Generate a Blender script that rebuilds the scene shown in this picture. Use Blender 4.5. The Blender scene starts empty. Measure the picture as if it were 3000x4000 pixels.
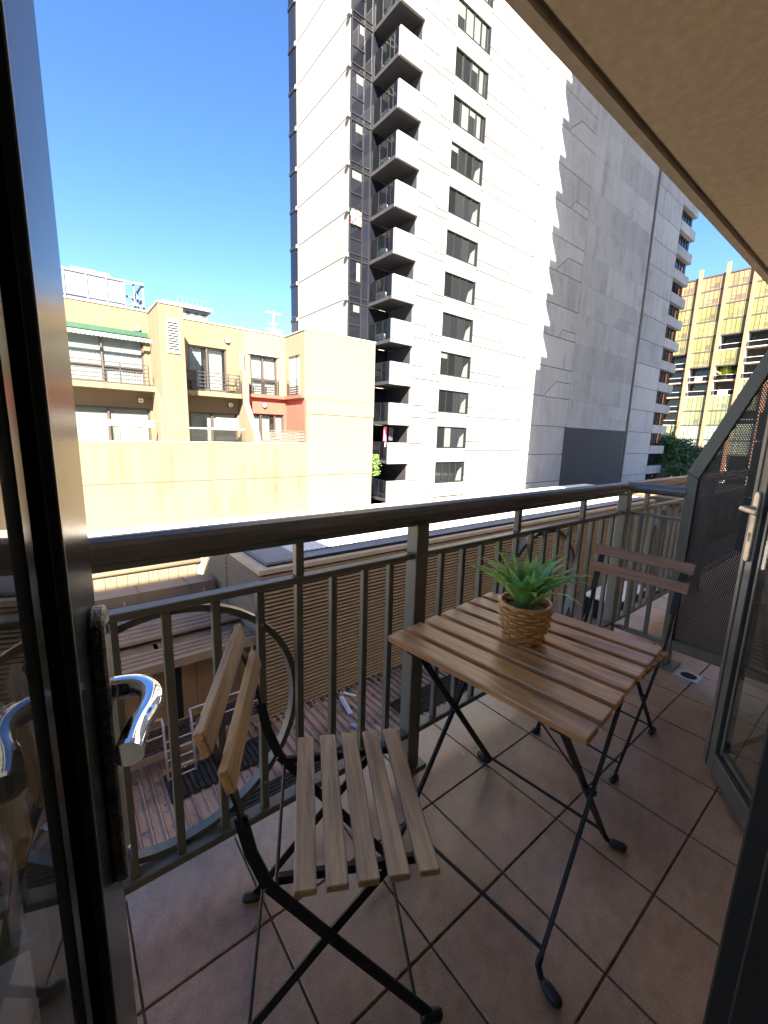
import bpy, bmesh, math, random
from mathutils import Vector, Matrix
random.seed(7)
D = bpy.data
scene = bpy.context.scene
COL = scene.collection
PI = math.pi
CZ = 1.298                      # camera height above the balcony tiles

# ------------------------------------------------------------------ camera
P, RO, ANG = 0.18093396, 0.02912408, math.radians(38.4)
cp, sp, cr, sr = math.cos(P), math.sin(P), math.cos(RO), math.sin(RO)
Rb = Matrix(((1, 0, 0), (0, 0, -1), (0, 1, 0)))
Rp = Matrix(((1, 0, 0), (0, cp, -sp), (0, sp, cp)))
Rr = Matrix(((cr, -sr, 0), (sr, cr, 0), (0, 0, 1)))
ca, sa = math.cos(ANG), math.sin(ANG)
Rz = Matrix(((ca, -sa, 0), (sa, ca, 0), (0, 0, 1)))
M = Rr @ Rp @ Rb @ Rz
cam_d = D.cameras.new('camera')
cam_d.sensor_fit = 'HORIZONTAL'
cam_d.sensor_width = 36.0
cam_d.lens = 36.0 * 1631.107 / 3000.0
cam_d.clip_start = 0.02
cam_d.clip_end = 2000
cam = D.objects.new('camera', cam_d)
COL.objects.link(cam)
cm = Matrix((M[0], -M[1], -M[2])).transposed().to_4x4()
cm.translation = (0, 0, CZ)
cam.matrix_world = cm
scene.camera = cam

# ------------------------------------------------------------------ light
SUN = Vector((-0.6, -1.0, 0.95)).normalized()       # towards the sun
world = D.worlds.new('World')
scene.world = world
world.use_nodes = True
wn = world.node_tree
wn.nodes.clear()
sky = wn.nodes.new('ShaderNodeTexSky')
sky.sky_type = 'NISHITA'
sky.sun_disc = False
sky.sun_elevation = math.asin(SUN.z)
sky.sun_rotation = math.radians(90) - math.atan2(SUN.y, SUN.x)
sky.air_density = 1.0
sky.dust_density = 0.2
sky.ozone_density = 2.5
bg = wn.nodes.new('ShaderNodeBackground')
bg.inputs['Strength'].default_value = 0.05
wo = wn.nodes.new('ShaderNodeOutputWorld')
hs = wn.nodes.new('ShaderNodeHueSaturation')
hs.inputs['Saturation'].default_value = 1.22
hs.inputs['Hue'].default_value = 0.508
hs.inputs['Value'].default_value = 0.64
wn.links.new(sky.outputs[0], hs.inputs['Color'])
wn.links.new(hs.outputs[0], bg.inputs['Color'])
wn.links.new(bg.outputs[0], wo.inputs['Surface'])
sd = D.lights.new('sun', 'SUN')
sd.energy = 4.2
sd.angle = math.radians(0.5)
sd.color = (1.0, 0.89, 0.73)
so = D.objects.new('sun', sd)
COL.objects.link(so)
so.rotation_euler = SUN.to_track_quat('Z', 'Y').to_euler()
so.location = (-20, -30, 60)
vs = scene.view_settings
vs.view_transform = 'Standard'
vs.look = 'None'
vs.gamma = 1.0
vs.use_curve_mapping = False
vs.exposure = 3.5

# ------------------------------------------------------------------ helpers
def tag(o, label=None, cat=None, group=None, kind=None):
    if label: o['label'] = label
    if cat: o['category'] = cat
    if group: o['group'] = group
    if kind: o['kind'] = kind
    return o

def thing(name, label, cat, loc=(0, 0, 0), rz=0.0, group=None):
    o = D.objects.new(name, None)
    o.empty_display_size = 0.1
    COL.objects.link(o)
    o.location = loc
    o.rotation_euler = (0, 0, rz)
    return tag(o, label, cat, group)

class MB:
    def __init__(s, off=(0, 0, 0)):
        s.v = []; s.f = []; s.off = Vector(off); s.smooth = False
    def add(s, vs_, fs_):
        n = len(s.v)
        s.v += [Vector(v) - s.off for v in vs_]
        s.f += [tuple(i + n for i in f) for f in fs_]
        return s
    def box(s, x0, x1, y0, y1, z0, z1):
        return s.add([(x0, y0, z0), (x1, y0, z0), (x1, y1, z0), (x0, y1, z0), (x0, y0, z1), (x1, y0, z1), (x1, y1, z1), (x0, y1, z1)],
                     [(0, 3, 2, 1), (4, 5, 6, 7), (0, 1, 5, 4), (1, 2, 6, 5), (2, 3, 7, 6), (3, 0, 4, 7)])
    def obox(s, o, a, b, c, A, B, C_):
        """oriented box: origin o, axes a b c (unit), ranges A B C"""
        o, a, b, c = Vector(o), Vector(a), Vector(b), Vector(c)
        vs_ = [o + a * i + b * j + c * k for k in C_ for j in B for i in A]
        fs_ = [(0, 2, 3, 1), (4, 5, 7, 6), (0, 1, 5, 4), (1, 3, 7, 5), (3, 2, 6, 7), (2, 0, 4, 6)]
        return s.add(vs_, fs_)
    def prism(s, pts, d):
        """pts: 3D polygon, extruded along vector d"""
        d = Vector(d); n = len(pts)
        vs_ = [Vector(p) for p in pts] + [Vector(p) + d for p in pts]
        fs_ = [tuple(range(n))[::-1], tuple(range(n, 2 * n))] + [(i, (i + 1) % n, n + (i + 1) % n, n + i) for i in range(n)]
        return s.add(vs_, fs_)
    def xz(s, pts, y, d):          # polygon in a plane of constant y
        return s.prism([(p[0], y, p[1]) for p in pts], (0, d, 0))
    def yz(s, pts, x, d):
        return s.prism([(x, p[0], p[1]) for p in pts], (d, 0, 0))
    def xy(s, pts, z, d):
        return s.prism([(p[0], p[1], z) for p in pts], (0, 0, d))
    def tube(s, path, r, n=8, closed=False, cap=True, rs=None):
        path = [Vector(p) for p in path]; m = len(path)
        vs_ = []; up0 = None
        for i, p in enumerate(path):
            if closed: t = path[(i + 1) % m] - path[i - 1]
            else: t = path[min(i + 1, m - 1)] - path[max(i - 1, 0)]
            t.normalize()
            if up0 is None:
                up0 = Vector((0, 0, 1)) if abs(t.z) < 0.9 else Vector((1, 0, 0))
            a = (up0 - t * up0.dot(t)).normalized(); up0 = a
            b = t.cross(a)
            rr = rs[i] if rs else r
            for k in range(n):
                w = 2 * PI * (k + .5) / n
                vs_.append(p + a * math.cos(w) * rr + b * math.sin(w) * rr)
        fs_ = []
        for i in range(m if closed else m - 1):
            j = (i + 1) % m
            for k in range(n):
                l = (k + 1) % n
                fs_.append((i * n + k, i * n + l, j * n + l, j * n + k))
        if cap and not closed:
            fs_.append(tuple(range(n))[::-1]); fs_.append(tuple((m - 1) * n + k for k in range(n)))
        return s.add(vs_, fs_)
    def lathe(s, c, prof, n=24):
        c = Vector(c); vs_ = []; m = len(prof)
        for r, z in prof:
            for k in range(n):
                w = 2 * PI * k / n
                vs_.append(c + Vector((r * math.cos(w), r * math.sin(w), z)))
        fs_ = [(i * n + k, i * n + (k + 1) % n, (i + 1) * n + (k + 1) % n, (i + 1) * n + k) for i in range(m - 1) for k in range(n)]
        fs_.append(tuple(range(n))[::-1]); fs_.append(tuple((m - 1) * n + k for k in range(n)))
        return s.add(vs_, fs_)
    def flat(s, pts, w, o, a, c, t0, t1):
        """flat bar: polyline pts (u, w) in the plane of unit axes a, c; width w; thickness from t0 to t1 along b = c x a"""
        o, a, c = Vector(o), Vector(a), Vector(c); b = c.cross(a)
        L = []; R = []
        n = len(pts)
        for i in range(n):
            p = Vector(pts[i])
            if i == 0: d = (Vector(pts[1]) - p).normalized(); k = 1
            elif i == n - 1: d = (p - Vector(pts[-2])).normalized(); k = 1
            else:
                d1 = (p - Vector(pts[i - 1])).normalized(); d2 = (Vector(pts[i + 1]) - p).normalized()
                d = (d1 + d2).normalized(); k = 1 / max(.5, d.dot(d1))
            nn = Vector((-d.y, d.x)) * w / 2 * k
            L.append(p + nn); R.append(p - nn)
        for i in range(n - 1):
            q = [L[i], L[i + 1], R[i + 1], R[i]]
            s.prism([o + a * x.x + c * x.y + b * t0 for x in q], b * (t1 - t0))
        return s
    def mesh(s, name, mat, bevel=0, smooth=False, seg=1):
        me = D.meshes.new(name)
        me.from_pydata([tuple(v) for v in s.v], [], s.f)
        bm = bmesh.new(); bm.from_mesh(me)
        bmesh.ops.recalc_face_normals(bm, faces=bm.faces)
        if bevel:
            bmesh.ops.bevel(bm, geom=[e for e in bm.edges], offset=bevel, segments=seg, affect='EDGES', profile=.5)
        bm.to_mesh(me); bm.free()
        if mat: me.materials.append(mat)
        if smooth:
            me.polygons.foreach_set('use_smooth', [True] * len(me.polygons))
        return me
    def build(s, name, mat, parent=None, bevel=0, smooth=False, seg=1, loc=None, label=None):
        o = D.objects.new(name, s.mesh(name, mat, bevel, smooth, seg))
        COL.objects.link(o)
        if parent: o.parent = parent
        if loc: o.location = loc
        if label: o['label'] = label
        return o

def inst(name, me, parent=None, loc=(0, 0, 0), rot=(0, 0, 0), scale=None):
    o = D.objects.new(name, me); COL.objects.link(o)
    if parent: o.parent = parent
    o.location = loc; o.rotation_euler = rot
    if scale: o.scale = scale
    return o

def kids(o):
    return [c for c in D.objects if c.parent == o]

def copy_tree(o, label=None, loc=None, rz=None, parent=None, children=None):
    c = o.copy(); COL.objects.link(c)
    if parent: c.parent = parent
    if loc is not None: c.location = loc
    if rz is not None: c.rotation_euler = (0, 0, rz)
    if label: c['label'] = label
    for ch in kids(o):
        copy_tree(ch, parent=c)
    return c

# ------------------------------------------------------------------ materials
def new_mat(name):
    m = D.materials.new(name); m.use_nodes = True
    nt = m.node_tree; nt.nodes.clear()
    out = nt.nodes.new('ShaderNodeOutputMaterial')
    b = nt.nodes.new('ShaderNodeBsdfPrincipled')
    nt.links.new(b.outputs[0], out.inputs['Surface'])
    return m, nt, b, out

def coords(nt, scale=(1, 1, 1), rnd=0.0, space='Object'):
    tc = nt.nodes.new('ShaderNodeTexCoord')
    mp = nt.nodes.new('ShaderNodeMapping')
    mp.inputs['Scale'].default_value = scale
    nt.links.new(tc.outputs[space], mp.inputs['Vector'])
    if rnd:
        oi = nt.nodes.new('ShaderNodeObjectInfo')
        mul = nt.nodes.new('ShaderNodeMath'); mul.operation = 'MULTIPLY'; mul.inputs[1].default_value = rnd
        nt.links.new(oi.outputs['Random'], mul.inputs[0])
        cb = nt.nodes.new('ShaderNodeCombineXYZ')
        for i in range(3): nt.links.new(mul.outputs[0], cb.inputs[i])
        nt.links.new(cb.outputs[0], mp.inputs['Location'])
    return mp.outputs[0]

def noise(nt, vec, scale, detail=4, rough=.55, dist=0):
    n = nt.nodes.new('ShaderNodeTexNoise')
    n.inputs['Scale'].default_value = scale
    n.inputs['Detail'].default_value = detail
    n.inputs['Roughness'].default_value = rough
    n.inputs['Distortion'].default_value = dist
    nt.links.new(vec, n.inputs['Vector'])
    return n.outputs['Fac']

def ramp(nt, fac, stops):
    r = nt.nodes.new('ShaderNodeValToRGB')
    e = r.color_ramp.elements
    while len(e) < len(stops): e.new(.5)
    for i, (p, c) in enumerate(stops):
        e[i].position = p
        e[i].color = (c[0], c[1], c[2], 1) if not isinstance(c, (int, float)) else (c, c, c, 1)
    nt.links.new(fac, r.inputs['Fac'])
    return r.outputs['Color']

def mix(nt, fac, a, b, mode='MIX'):
    m = nt.nodes.new('ShaderNodeMix'); m.data_type = 'RGBA'; m.blend_type = mode
    for sock, val in ((m.inputs[0], fac), (m.inputs[6], a), (m.inputs[7], b)):
        if isinstance(val, (int, float)): sock.default_value = val
        elif isinstance(val, tuple): sock.default_value = (*val, 1)
        else: nt.links.new(val, sock)
    return m.outputs[2]

def bump(nt, b, h, strength=.3, dist=.01):
    n = nt.nodes.new('ShaderNodeBump')
    n.inputs['Strength'].default_value = strength; n.inputs['Distance'].default_value = dist
    nt.links.new(h, n.inputs['Height']); nt.links.new(n.outputs[0], b.inputs['Normal'])

def plain(name, c, rough=.6, metal=0.0, var=.12, sc=6, bmp=0.0, spec=.5, fine=0, rnd=5.0):
    m, nt, b, out = new_mat(name)
    v = coords(nt, rnd=rnd)
    f = noise(nt, v, sc)
    col = ramp(nt, f, [(.3, tuple(x * (1 - var) for x in c)), (.7, tuple(min(1, x * (1 + var)) for x in c))])
    nt.links.new(col, b.inputs['Base Color'])
    b.inputs['Roughness'].default_value = rough
    b.inputs['Metallic'].default_value = metal
    b.inputs['Specular IOR Level'].default_value = spec
    if bmp: bump(nt, b, noise(nt, v, fine or sc * 12, 6), bmp, .004)
    return m

def emissive_none(): pass

def streaky(name, c, dark, amount=.5, sx=3.0, sz=.25, rough=.85, per=.10, fine=30.0, panel=False):
    """render or concrete with vertical dirt streaks; one tone for each piece"""
    m, nt, b, out = new_mat(name)
    v = coords(nt, (sx, sx, sz), 13.0 if panel else 0)
    f1 = noise(nt, v, 1.0, 6, .6)
    v2 = coords(nt, (.35, .35, .35), 7.0 if panel else 0)
    f2 = noise(nt, v2, 1.0, 5, .6)
    s1 = ramp(nt, f1, [(.38, 0.0), (.72, 1.0)])
    s2 = ramp(nt, f2, [(.35, 0.0), (.7, 1.0)])
    mm = mix(nt, 1.0, s1, s2, 'MULTIPLY')
    am = nt.nodes.new('ShaderNodeMath'); am.operation = 'MULTIPLY'; am.inputs[1].default_value = amount
    nt.links.new(mm, am.inputs[0])
    col = mix(nt, am.outputs[0], c, dark)
    vf = coords(nt)
    f3 = noise(nt, vf, fine / 10, 6, .7)
    col = mix(nt, 1.0, col, ramp(nt, f3, [(.25, 1 - per), (.75, 1.0)]), 'MULTIPLY')
    if panel:
        oi = nt.nodes.new('ShaderNodeObjectInfo')
        col = mix(nt, 1.0, col, ramp(nt, oi.outputs['Random'], [(0, .80), (1, 1.0)]), 'MULTIPLY')
    nt.links.new(col, b.inputs['Base Color'])
    b.inputs['Roughness'].default_value = rough
    bump(nt, b, noise(nt, vf, fine, 4), .15, .01)
    return m

def wood(name, light, dark, grey=None, rough=.55, axis='x', amt=.5):
    m, nt, b, out = new_mat(name)
    sc = {'x': (2.2, 95, 95), 'y': (95, 2.2, 95)}[axis]
    v = coords(nt, sc, 37.0)
    g1 = noise(nt, v, 1.0, 7, .62, 1.2)
    sc2 = {'x': (2.2, 11, 11), 'y': (11, 2.2, 11)}[axis]
    v2 = coords(nt, sc2, 53.0)
    g2 = noise(nt, v2, 1.0, 4, .55, 2.5)
    col = ramp(nt, g1, [(.28, dark), (.5, tuple((a + b_) / 2 for a, b_ in zip(light, dark))), (.72, light)])
    col = mix(nt, 1.0, col, ramp(nt, g2, [(.32, .55), (.5, .95), (.7, 1.0)]), 'MULTIPLY')
    vk = coords(nt, {'x': (5, 16, 16), 'y': (16, 5, 16)}[axis], 91.0)
    vo = nt.nodes.new('ShaderNodeTexVoronoi'); vo.inputs['Scale'].default_value = .55
    nt.links.new(vk, vo.inputs['Vector'])
    col = mix(nt, ramp(nt, vo.outputs['Distance'], [(.03, 1.0), (.16, 0.0)]), col, tuple(x * .35 for x in dark))
    if grey:
        v3 = coords(nt, (5, 60, 60) if axis == 'x' else (60, 5, 60), 17.0)
        g3 = noise(nt, v3, 1.0, 6, .7)
        ga = nt.nodes.new('ShaderNodeMath'); ga.operation = 'MULTIPLY'; ga.inputs[1].default_value = amt
        nt.links.new(ramp(nt, g3, [(.36, 0.0), (.62, 1.0)]), ga.inputs[0])
        col = mix(nt, ga.outputs[0], col, grey)
    oi = nt.nodes.new('ShaderNodeObjectInfo')
    col = mix(nt, 1.0, col, ramp(nt, oi.outputs['Random'], [(0, (.78, .74, .74)), (.5, (1, .96, .93)), (1, (1, 1, 1))]), 'MULTIPLY')
    nt.links.new(col, b.inputs['Base Color'])
    b.inputs['Roughness'].default_value = rough
    b.inputs['Specular IOR Level'].default_value = .85
    bump(nt, b, g1, .3, .0010)
    return m

def glassy(name, tint=(1, 1, 1), refl=.08, rough=.02, opacity=0.0, body=(.05, .06, .06)):
    """thin pane: mostly see-through, reflecting by angle, with a share of dirt or tint that hides"""
    m, nt, b, out = new_mat(name)
    b.inputs['Base Color'].default_value = (*body, 1)
    b.inputs['Roughness'].default_value = .5
    tr = nt.nodes.new('ShaderNodeBsdfTransparent'); tr.inputs['Color'].default_value = (*tint, 1)
    gl = nt.nodes.new('ShaderNodeBsdfGlossy'); gl.inputs['Roughness'].default_value = rough
    lw = nt.nodes.new('ShaderNodeLayerWeight'); lw.inputs['Blend'].default_value = .5
    pw_ = nt.nodes.new('ShaderNodeMath'); pw_.operation = 'POWER'; pw_.inputs[1].default_value = 4.0
    nt.links.new(lw.outputs['Facing'], pw_.inputs[0])
    fr = nt.nodes.new('ShaderNodeMath'); fr.operation = 'MULTIPLY_ADD'; fr.inputs[1].default_value = .7; fr.inputs[2].default_value = refl * .5
    nt.links.new(pw_.outputs[0], fr.inputs[0])
    m1 = nt.nodes.new('ShaderNodeMixShader'); m1.inputs[0].default_value = opacity
    nt.links.new(tr.outputs[0], m1.inputs[1]); nt.links.new(b.outputs[0], m1.inputs[2])
    m2 = nt.nodes.new('ShaderNodeMixShader')
    nt.links.new(fr.outputs[0], m2.inputs[0]); nt.links.new(m1.outputs[0], m2.inputs[1]); nt.links.new(gl.outputs[0], m2.inputs[2])
    nt.links.new(m2.outputs[0], out.inputs['Surface'])
    return m

def dark_pane(name, c, rough=.06, spec=.6, var=.4):
    m, nt, b, out = new_mat(name)
    oi = nt.nodes.new('ShaderNodeObjectInfo')
    col = ramp(nt, oi.outputs['Random'], [(0, tuple(x * (1 - var) for x in c)), (1, tuple(x * (1 + var) for x in c))])
    nt.links.new(col, b.inputs['Base Color'])
    b.inputs['Roughness'].default_value = rough
    b.inputs['Specular IOR Level'].default_value = spec
    return m

# ---- the balcony's own materials
m_rail = plain('railing paint', (.120, .122, .100), .40, 0, .10, 9, .12, .5, 90)
m_handrail = plain('handrail paint', (.135, .125, .115), .27, .2, .08, 4, .05, .5, 60)
m_ceiling = plain('soffit render', (.40, .315, .205), .9, 0, .10, 22, .5, .2, 160)
m_lip = plain('soffit lip', (.34, .275, .20), .9, 0, .12, 14, .5, .2, 120)
m_black = plain('black powder coat', (.008, .008, .010), .45, 0, .1, 20, .08, .35, 200)
m_cap = plain('black plastic', (.015, .016, .018), .5, 0, .1, 20)
m_frame = plain('door frame paint', (.095, .10, .092), .34, .1, .10, 5, .06, .5, 80)
m_frame1 = plain('dull door frame paint', (.028, .029, .028), .22, 0, .3, 7, .05, .09, 60)
m_gasket = plain('black gasket', (.006, .006, .008), .6)
m_chrome = plain('polished chrome', (.80, .80, .82), .05, 1.0, .03, 4, 0)
m_satin = plain('pitted brass-grey plate', (.26, .25, .23), .38, .6, .45, 60, .7, .5, 300)
m_nickel = plain('aged nickel plate', (.70, .60, .46), .42, .75, .18, 40, .3, .5, 300)
m_room = plain('dark room wall', (.10, .09, .08), .8)
m_wall = plain('house wall render', (.70, .60, .46), .9, 0, .10, 10, .3, .2, 120)
m_wood_t = wood('oiled acacia', (.88, .50, .19), (.42, .18, .05), rough=.32, axis='y')
m_wood_c = wood('weathered acacia', (.72, .43, .18), (.15, .075, .03), (.62, .44, .23), rough=.42, axis='y', amt=.55)
m_wood_b = wood('sun bleached acacia', (.76, .46, .17), (.32, .165, .05), (.42, .33, .20), rough=.5, axis='y', amt=.3)
m_wood_d = wood('dark acacia', (.42, .205, .075), (.19, .085, .03), rough=.5, axis='y')
m_white = plain('white plastic', (.75, .75, .73), .5, 0, .04)

def tile_mat():
    m, nt, b, out = new_mat('terracotta tile glaze')
    v = coords(nt, rnd=0, space='Object')
    oi = nt.nodes.new('ShaderNodeObjectInfo')
    vw = nt.nodes.new('ShaderNodeVectorMath'); vw.operation = 'ADD'
    nt.links.new(v, vw.inputs[0]); nt.links.new(oi.outputs['Location'], vw.inputs[1])
    f = noise(nt, vw.outputs[0], 3.2, 6, .65)
    f2 = noise(nt, vw.outputs[0], 26, 6, .7)
    f3 = noise(nt, vw.outputs[0], 260, 3, .6)
    col = ramp(nt, f, [(.30, (.33, .185, .095)), (.5, (.46, .275, .155)), (.72, (.56, .355, .21))])
    col = mix(nt, 1.0, col, ramp(nt, f2, [(.28, .70), (.55, 1.0)]), 'MULTIPLY')
    col = mix(nt, 1.0, col, ramp(nt, f3, [(.36, .68), (.56, 1.0)]), 'MULTIPLY')
    f4 = noise(nt, vw.outputs[0], 4, 9, .8, 1.5)
    col = mix(nt, ramp(nt, f4, [(.56, 0.0), (.72, .38)]), col, (.10, .065, .055))
    col = mix(nt, 1.0, col, ramp(nt, oi.outputs['Random'], [(0, .90), (1, 1.0)]), 'MULTIPLY')
    nt.links.new(col, b.inputs['Base Color'])
    r = ramp(nt, f2, [(.3, .30), (.7, .48)])
    nt.links.new(r, b.inputs['Roughness'])
    b.inputs['Specular IOR Level'].default_value = .9
    bump(nt, b, f3, .18, .0006)
    return m
m_tile = tile_mat()
m_grout = plain('dark grout', (.15, .105, .07), .95, 0, .25, 30, .4)

def mesh_mat():
    """perforated sheet: rows of round holes, each row set off by half a pitch"""
    m, nt, b, out = new_mat('perforated black metal')
    b.inputs['Base Color'].default_value = (.022, .023, .022, 1)
    b.inputs['Roughness'].default_value = .5
    tc = nt.nodes.new('ShaderNodeTexCoord')
    sp_ = nt.nodes.new('ShaderNodeSeparateXYZ'); nt.links.new(tc.outputs['Object'], sp_.inputs[0])
    def mth(op, a, bb=None, c=None):
        n = nt.nodes.new('ShaderNodeMath'); n.operation = op
        for i, val in enumerate((a, bb, c)):
            if val is None: continue
            if isinstance(val, (int, float)): n.inputs[i].default_value = val
            else: nt.links.new(val, n.inputs[i])
        return n.outputs[0]
    pitch = .0105
    u = mth('DIVIDE', sp_.outputs['Y'], pitch)
    w = mth('DIVIDE', sp_.outputs['Z'], pitch * .866)
    row = mth('FLOOR', w)
    half = mth('MULTIPLY', mth('MODULO', mth('ADD', row, 1000.0), 2.0), .5)
    fu = mth('SUBTRACT', mth('FRACT', mth('ADD', mth('ADD', u, half), 1000.0)), .5)
    fw = mth('MULTIPLY', mth('SUBTRACT', mth('FRACT', mth('ADD', w, 1000.0)), .5), .866)
    dd = mth('SQRT', mth('ADD', mth('MULTIPLY', fu, fu), mth('MULTIPLY', fw, fw)))
    hole = mth('LESS_THAN', dd, .20)
    tr = nt.nodes.new('ShaderNodeBsdfTransparent')
    ms = nt.nodes.new('ShaderNodeMixShader')
    nt.links.new(hole, ms.inputs[0]); nt.links.new(b.outputs[0], ms.inputs[1]); nt.links.new(tr.outputs[0], ms.inputs[2])
    nt.links.new(ms.outputs[0], out.inputs['Surface'])
    return m
m_mesh = mesh_mat()
m_glass = glassy('door glass', (.80, .83, .80), .06, .015, .10, (.10, .10, .09))
m_balglass = glassy('balustrade glass', (.45, .50, .53), .03, .02, .15, (.02, .022, .028))

# ---- far materials
m_conc = streaky('sunlit concrete panel', (.20, .198, .195), (.145, .137, .124), .45, 1.6, .18, .85, .07, 30, True)  # tower concrete in full sun, base colour darkened for it
m_conc_s = streaky('shaded concrete panel', (.43, .435, .45), (.20, .20, .215), .9, 1.1, .10, .85, .14, 24, True)  # same tower concrete in shade, base colour lightened for it
m_conc_back = plain('joint backing concrete', (.30, .29, .27), .9)  # even backing colour behind the panel joints
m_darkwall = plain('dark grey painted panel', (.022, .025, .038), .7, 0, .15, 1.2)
m_twin = dark_pane('tower window pane', (.010, .012, .014), .05, .4, .5)
m_tglass = dark_pane('tower curtain wall pane', (.008, .009, .014), .04, .4, .4)
m_tframe = plain('tower window frame', (.014, .014, .017), .45, .2)
m_tblind = plain('grey green blind', (.075, .09, .09), .8, 0, .06, 2)
m_slabshade = plain('shaded balcony slab and recess', (.018, .018, .024), .8)  # near black: shade under and inside the balconies put into the colour
m_pipe = plain('brown drainpipe', (.14, .135, .13), .6)
m_ylw = streaky('ochre render', (.150, .107, .060), (.10, .068, .037), .50, 2.2, .16, .9, .10, 20)
m_ylw2 = streaky('pale ochre render', (.160, .127, .084), (.11, .083, .052), .35, 1.8, .12, .9, .07, 20)
m_stain = streaky('stained ochre render', (.152, .116, .068), (.045, .03, .017), 1.0, 3.2, .22, .9, .12, 20)
m_cope = plain('white coping', (.30, .295, .28), .7)
m_red = plain('brick red render', (.30, .06, .04), .9, 0, .08, 3)
m_brown = plain('brown window frame', (.055, .038, .032), .5)
m_pane = dark_pane('flat window pane', (.06, .065, .062), .05, .5, .3)
m_curtain = plain('white curtain', (.33, .33, .33), .9, 0, .04)
m_blind = plain('white blind', (.26, .28, .27), .85, 0, .03)
m_green = plain('green awning box', (.008, .05, .026), .5)
m_scallop = plain('striped awning cloth', (.22, .25, .20), .9, 0, .5, 9)
m_iron = plain('black iron', (.02, .02, .022), .5)
m_lattice = wood('grey woven lattice', (.14, .12, .10), (.05, .038, .03), rough=.8, axis='x')
m_lamp = plain('frosted bulkhead glass', (.60, .50, .33), .4)
m_louvre = plain('tan louvre metal', (.27, .20, .13), .62, 0, .08, 1.5, .05, .4, 30)
m_louvre_top = plain('tan flashing', (.38, .31, .23), .6, 0, .10, 2)
m_roofblue = plain('shade blue roofing and trough', (.20, .215, .24), .55, .2, .15, 2)  # blue grey of roofing in shade; also the shed trough
m_roofwhite = plain('white roof sheet', (.62, .60, .57), .7, 0, .08, .6)
m_duct = streaky('brown metal duct', (.27, .20, .145), (.15, .105, .075), .6, 2, .8, .6, .15, 20)
m_ply = streaky('stained plywood', (.26, .165, .085), (.10, .06, .035), .6, 3, .5, .8, .2, 20)
m_dark = plain('dark opening', (.010, .010, .012), .9)
m_lav = plain('pale mauve painted steel', (.42, .35, .36), .55)
m_grate = plain('dark steel grating', (.05, .05, .05), .6)
m_mat = plain('black ribbed matting', (.022, .021, .02), .85, 0, .4, 14, .6, .3, 60)

def lowroof_mat():
    m, nt, b, out = new_mat('dirty pink brown roof sheet')
    v = coords(nt)
    f = noise(nt, v, 1.1, 6, .65)
    f2 = noise(nt, v, 7, 6, .7)
    v3 = coords(nt, (9, .8, 1))
    f3 = noise(nt, v3, 1.0, 5, .6)
    col = ramp(nt, f3, [(.3, (.27, .175, .125)), (.7, (.44, .31, .235))])
    col = mix(nt, ramp(nt, f, [(.46, 0.0), (.66, .85)]), col, (.10, .078, .065))
    col = mix(nt, ramp(nt, f2, [(.58, 0.0), (.68, .8)]), col, (.035, .028, .022))
    nt.links.new(col, b.inputs['Base Color'])
    b.inputs['Roughness'].default_value = .7
    bump(nt, b, f2, .4, .01)
    return m
m_low = lowroof_mat()

# ================================================================== SETTING
def struct(o): return tag(o, kind='structure')
# ground far below: streets and the city to the horizon
g = MB().add([(-900, -900, -16), (1200, -900, -16), (1200, 1200, -16), (-900, 1200, -16)], [(0, 1, 2, 3)]).build('ground', plain('city ground', (.12, .115, .105), .9, 0, .2, .05))
struct(g)

# ---- balcony floor: slab, grout and single tiles
fl = MB().box(-2.6, 7.0, -.35, 1.175, -.22, -.006).build('balcony_floor', m_grout); struct(fl)
T = .305
tm = MB()
gp = .0029
tm.box(gp, T - gp, gp, T - gp, -.016, 0)
tile_me = tm.mesh('floor_tile', m_tile, .0018)
for i in range(-8, 23):
    for j in range(-1, 4):
        x0 = .049 + i * T; y0 = -.028 + j * T
        if i == 8 and j == 2: pass
        inst('tile', tile_me, fl, (x0, y0, random.uniform(-.0006, .0006)), (random.uniform(-.001, .001), random.uniform(-.001, .001), 0))
# ---- the building above and around the camera
cl = MB()
ZC = 2.76
cl.box(-4, 8.0, -4.2, 1.03, ZC, ZC + .25)
ceil = cl.build('balcony_ceiling', m_ceiling); struct(ceil)
lip = MB().box(-4, 8.0, 1.062, 1.11, ZC - .006, ZC + .30)
lip.build('drip_edge', m_lip, ceil)
MB().box(-4, 8.0, 1.031, 1.061, ZC + .03, ZC + .25).build('drip_groove', m_lip, ceil)
own = MB()
own.box(-30, -.5, -14, 1.09, ZC + .31, 6.96)
own.box(-.499, 24.6, -14, 1.09, ZC + .31, 5.12)
ob = own.build('own_building_upper', m_wall)
tag(ob, 'upper storeys of the building this balcony belongs to, above the slab', 'building')
lowm = MB().box(-30, 24.6, -14, .98, -16, -.23).build('own_building_lower', m_wall)
tag(lowm, 'lower storeys of the building under the balcony', 'building')
tall = MB()
tall.box(26.7, 66, -14, 1.05, -16, 75)
tall.box(24.7, 26.69, -14, 1.05, -16, 31.9)
for k in range(14):
    z = 32.0 + 3.05 * k
    tall.box(25.45, 26.69, -6, 1.05, z, z + 1.25)
tag(tall.build('neighbour_tower', m_wall), 'tall block beside the balcony building whose balconies shade the white tower', 'building')
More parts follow.
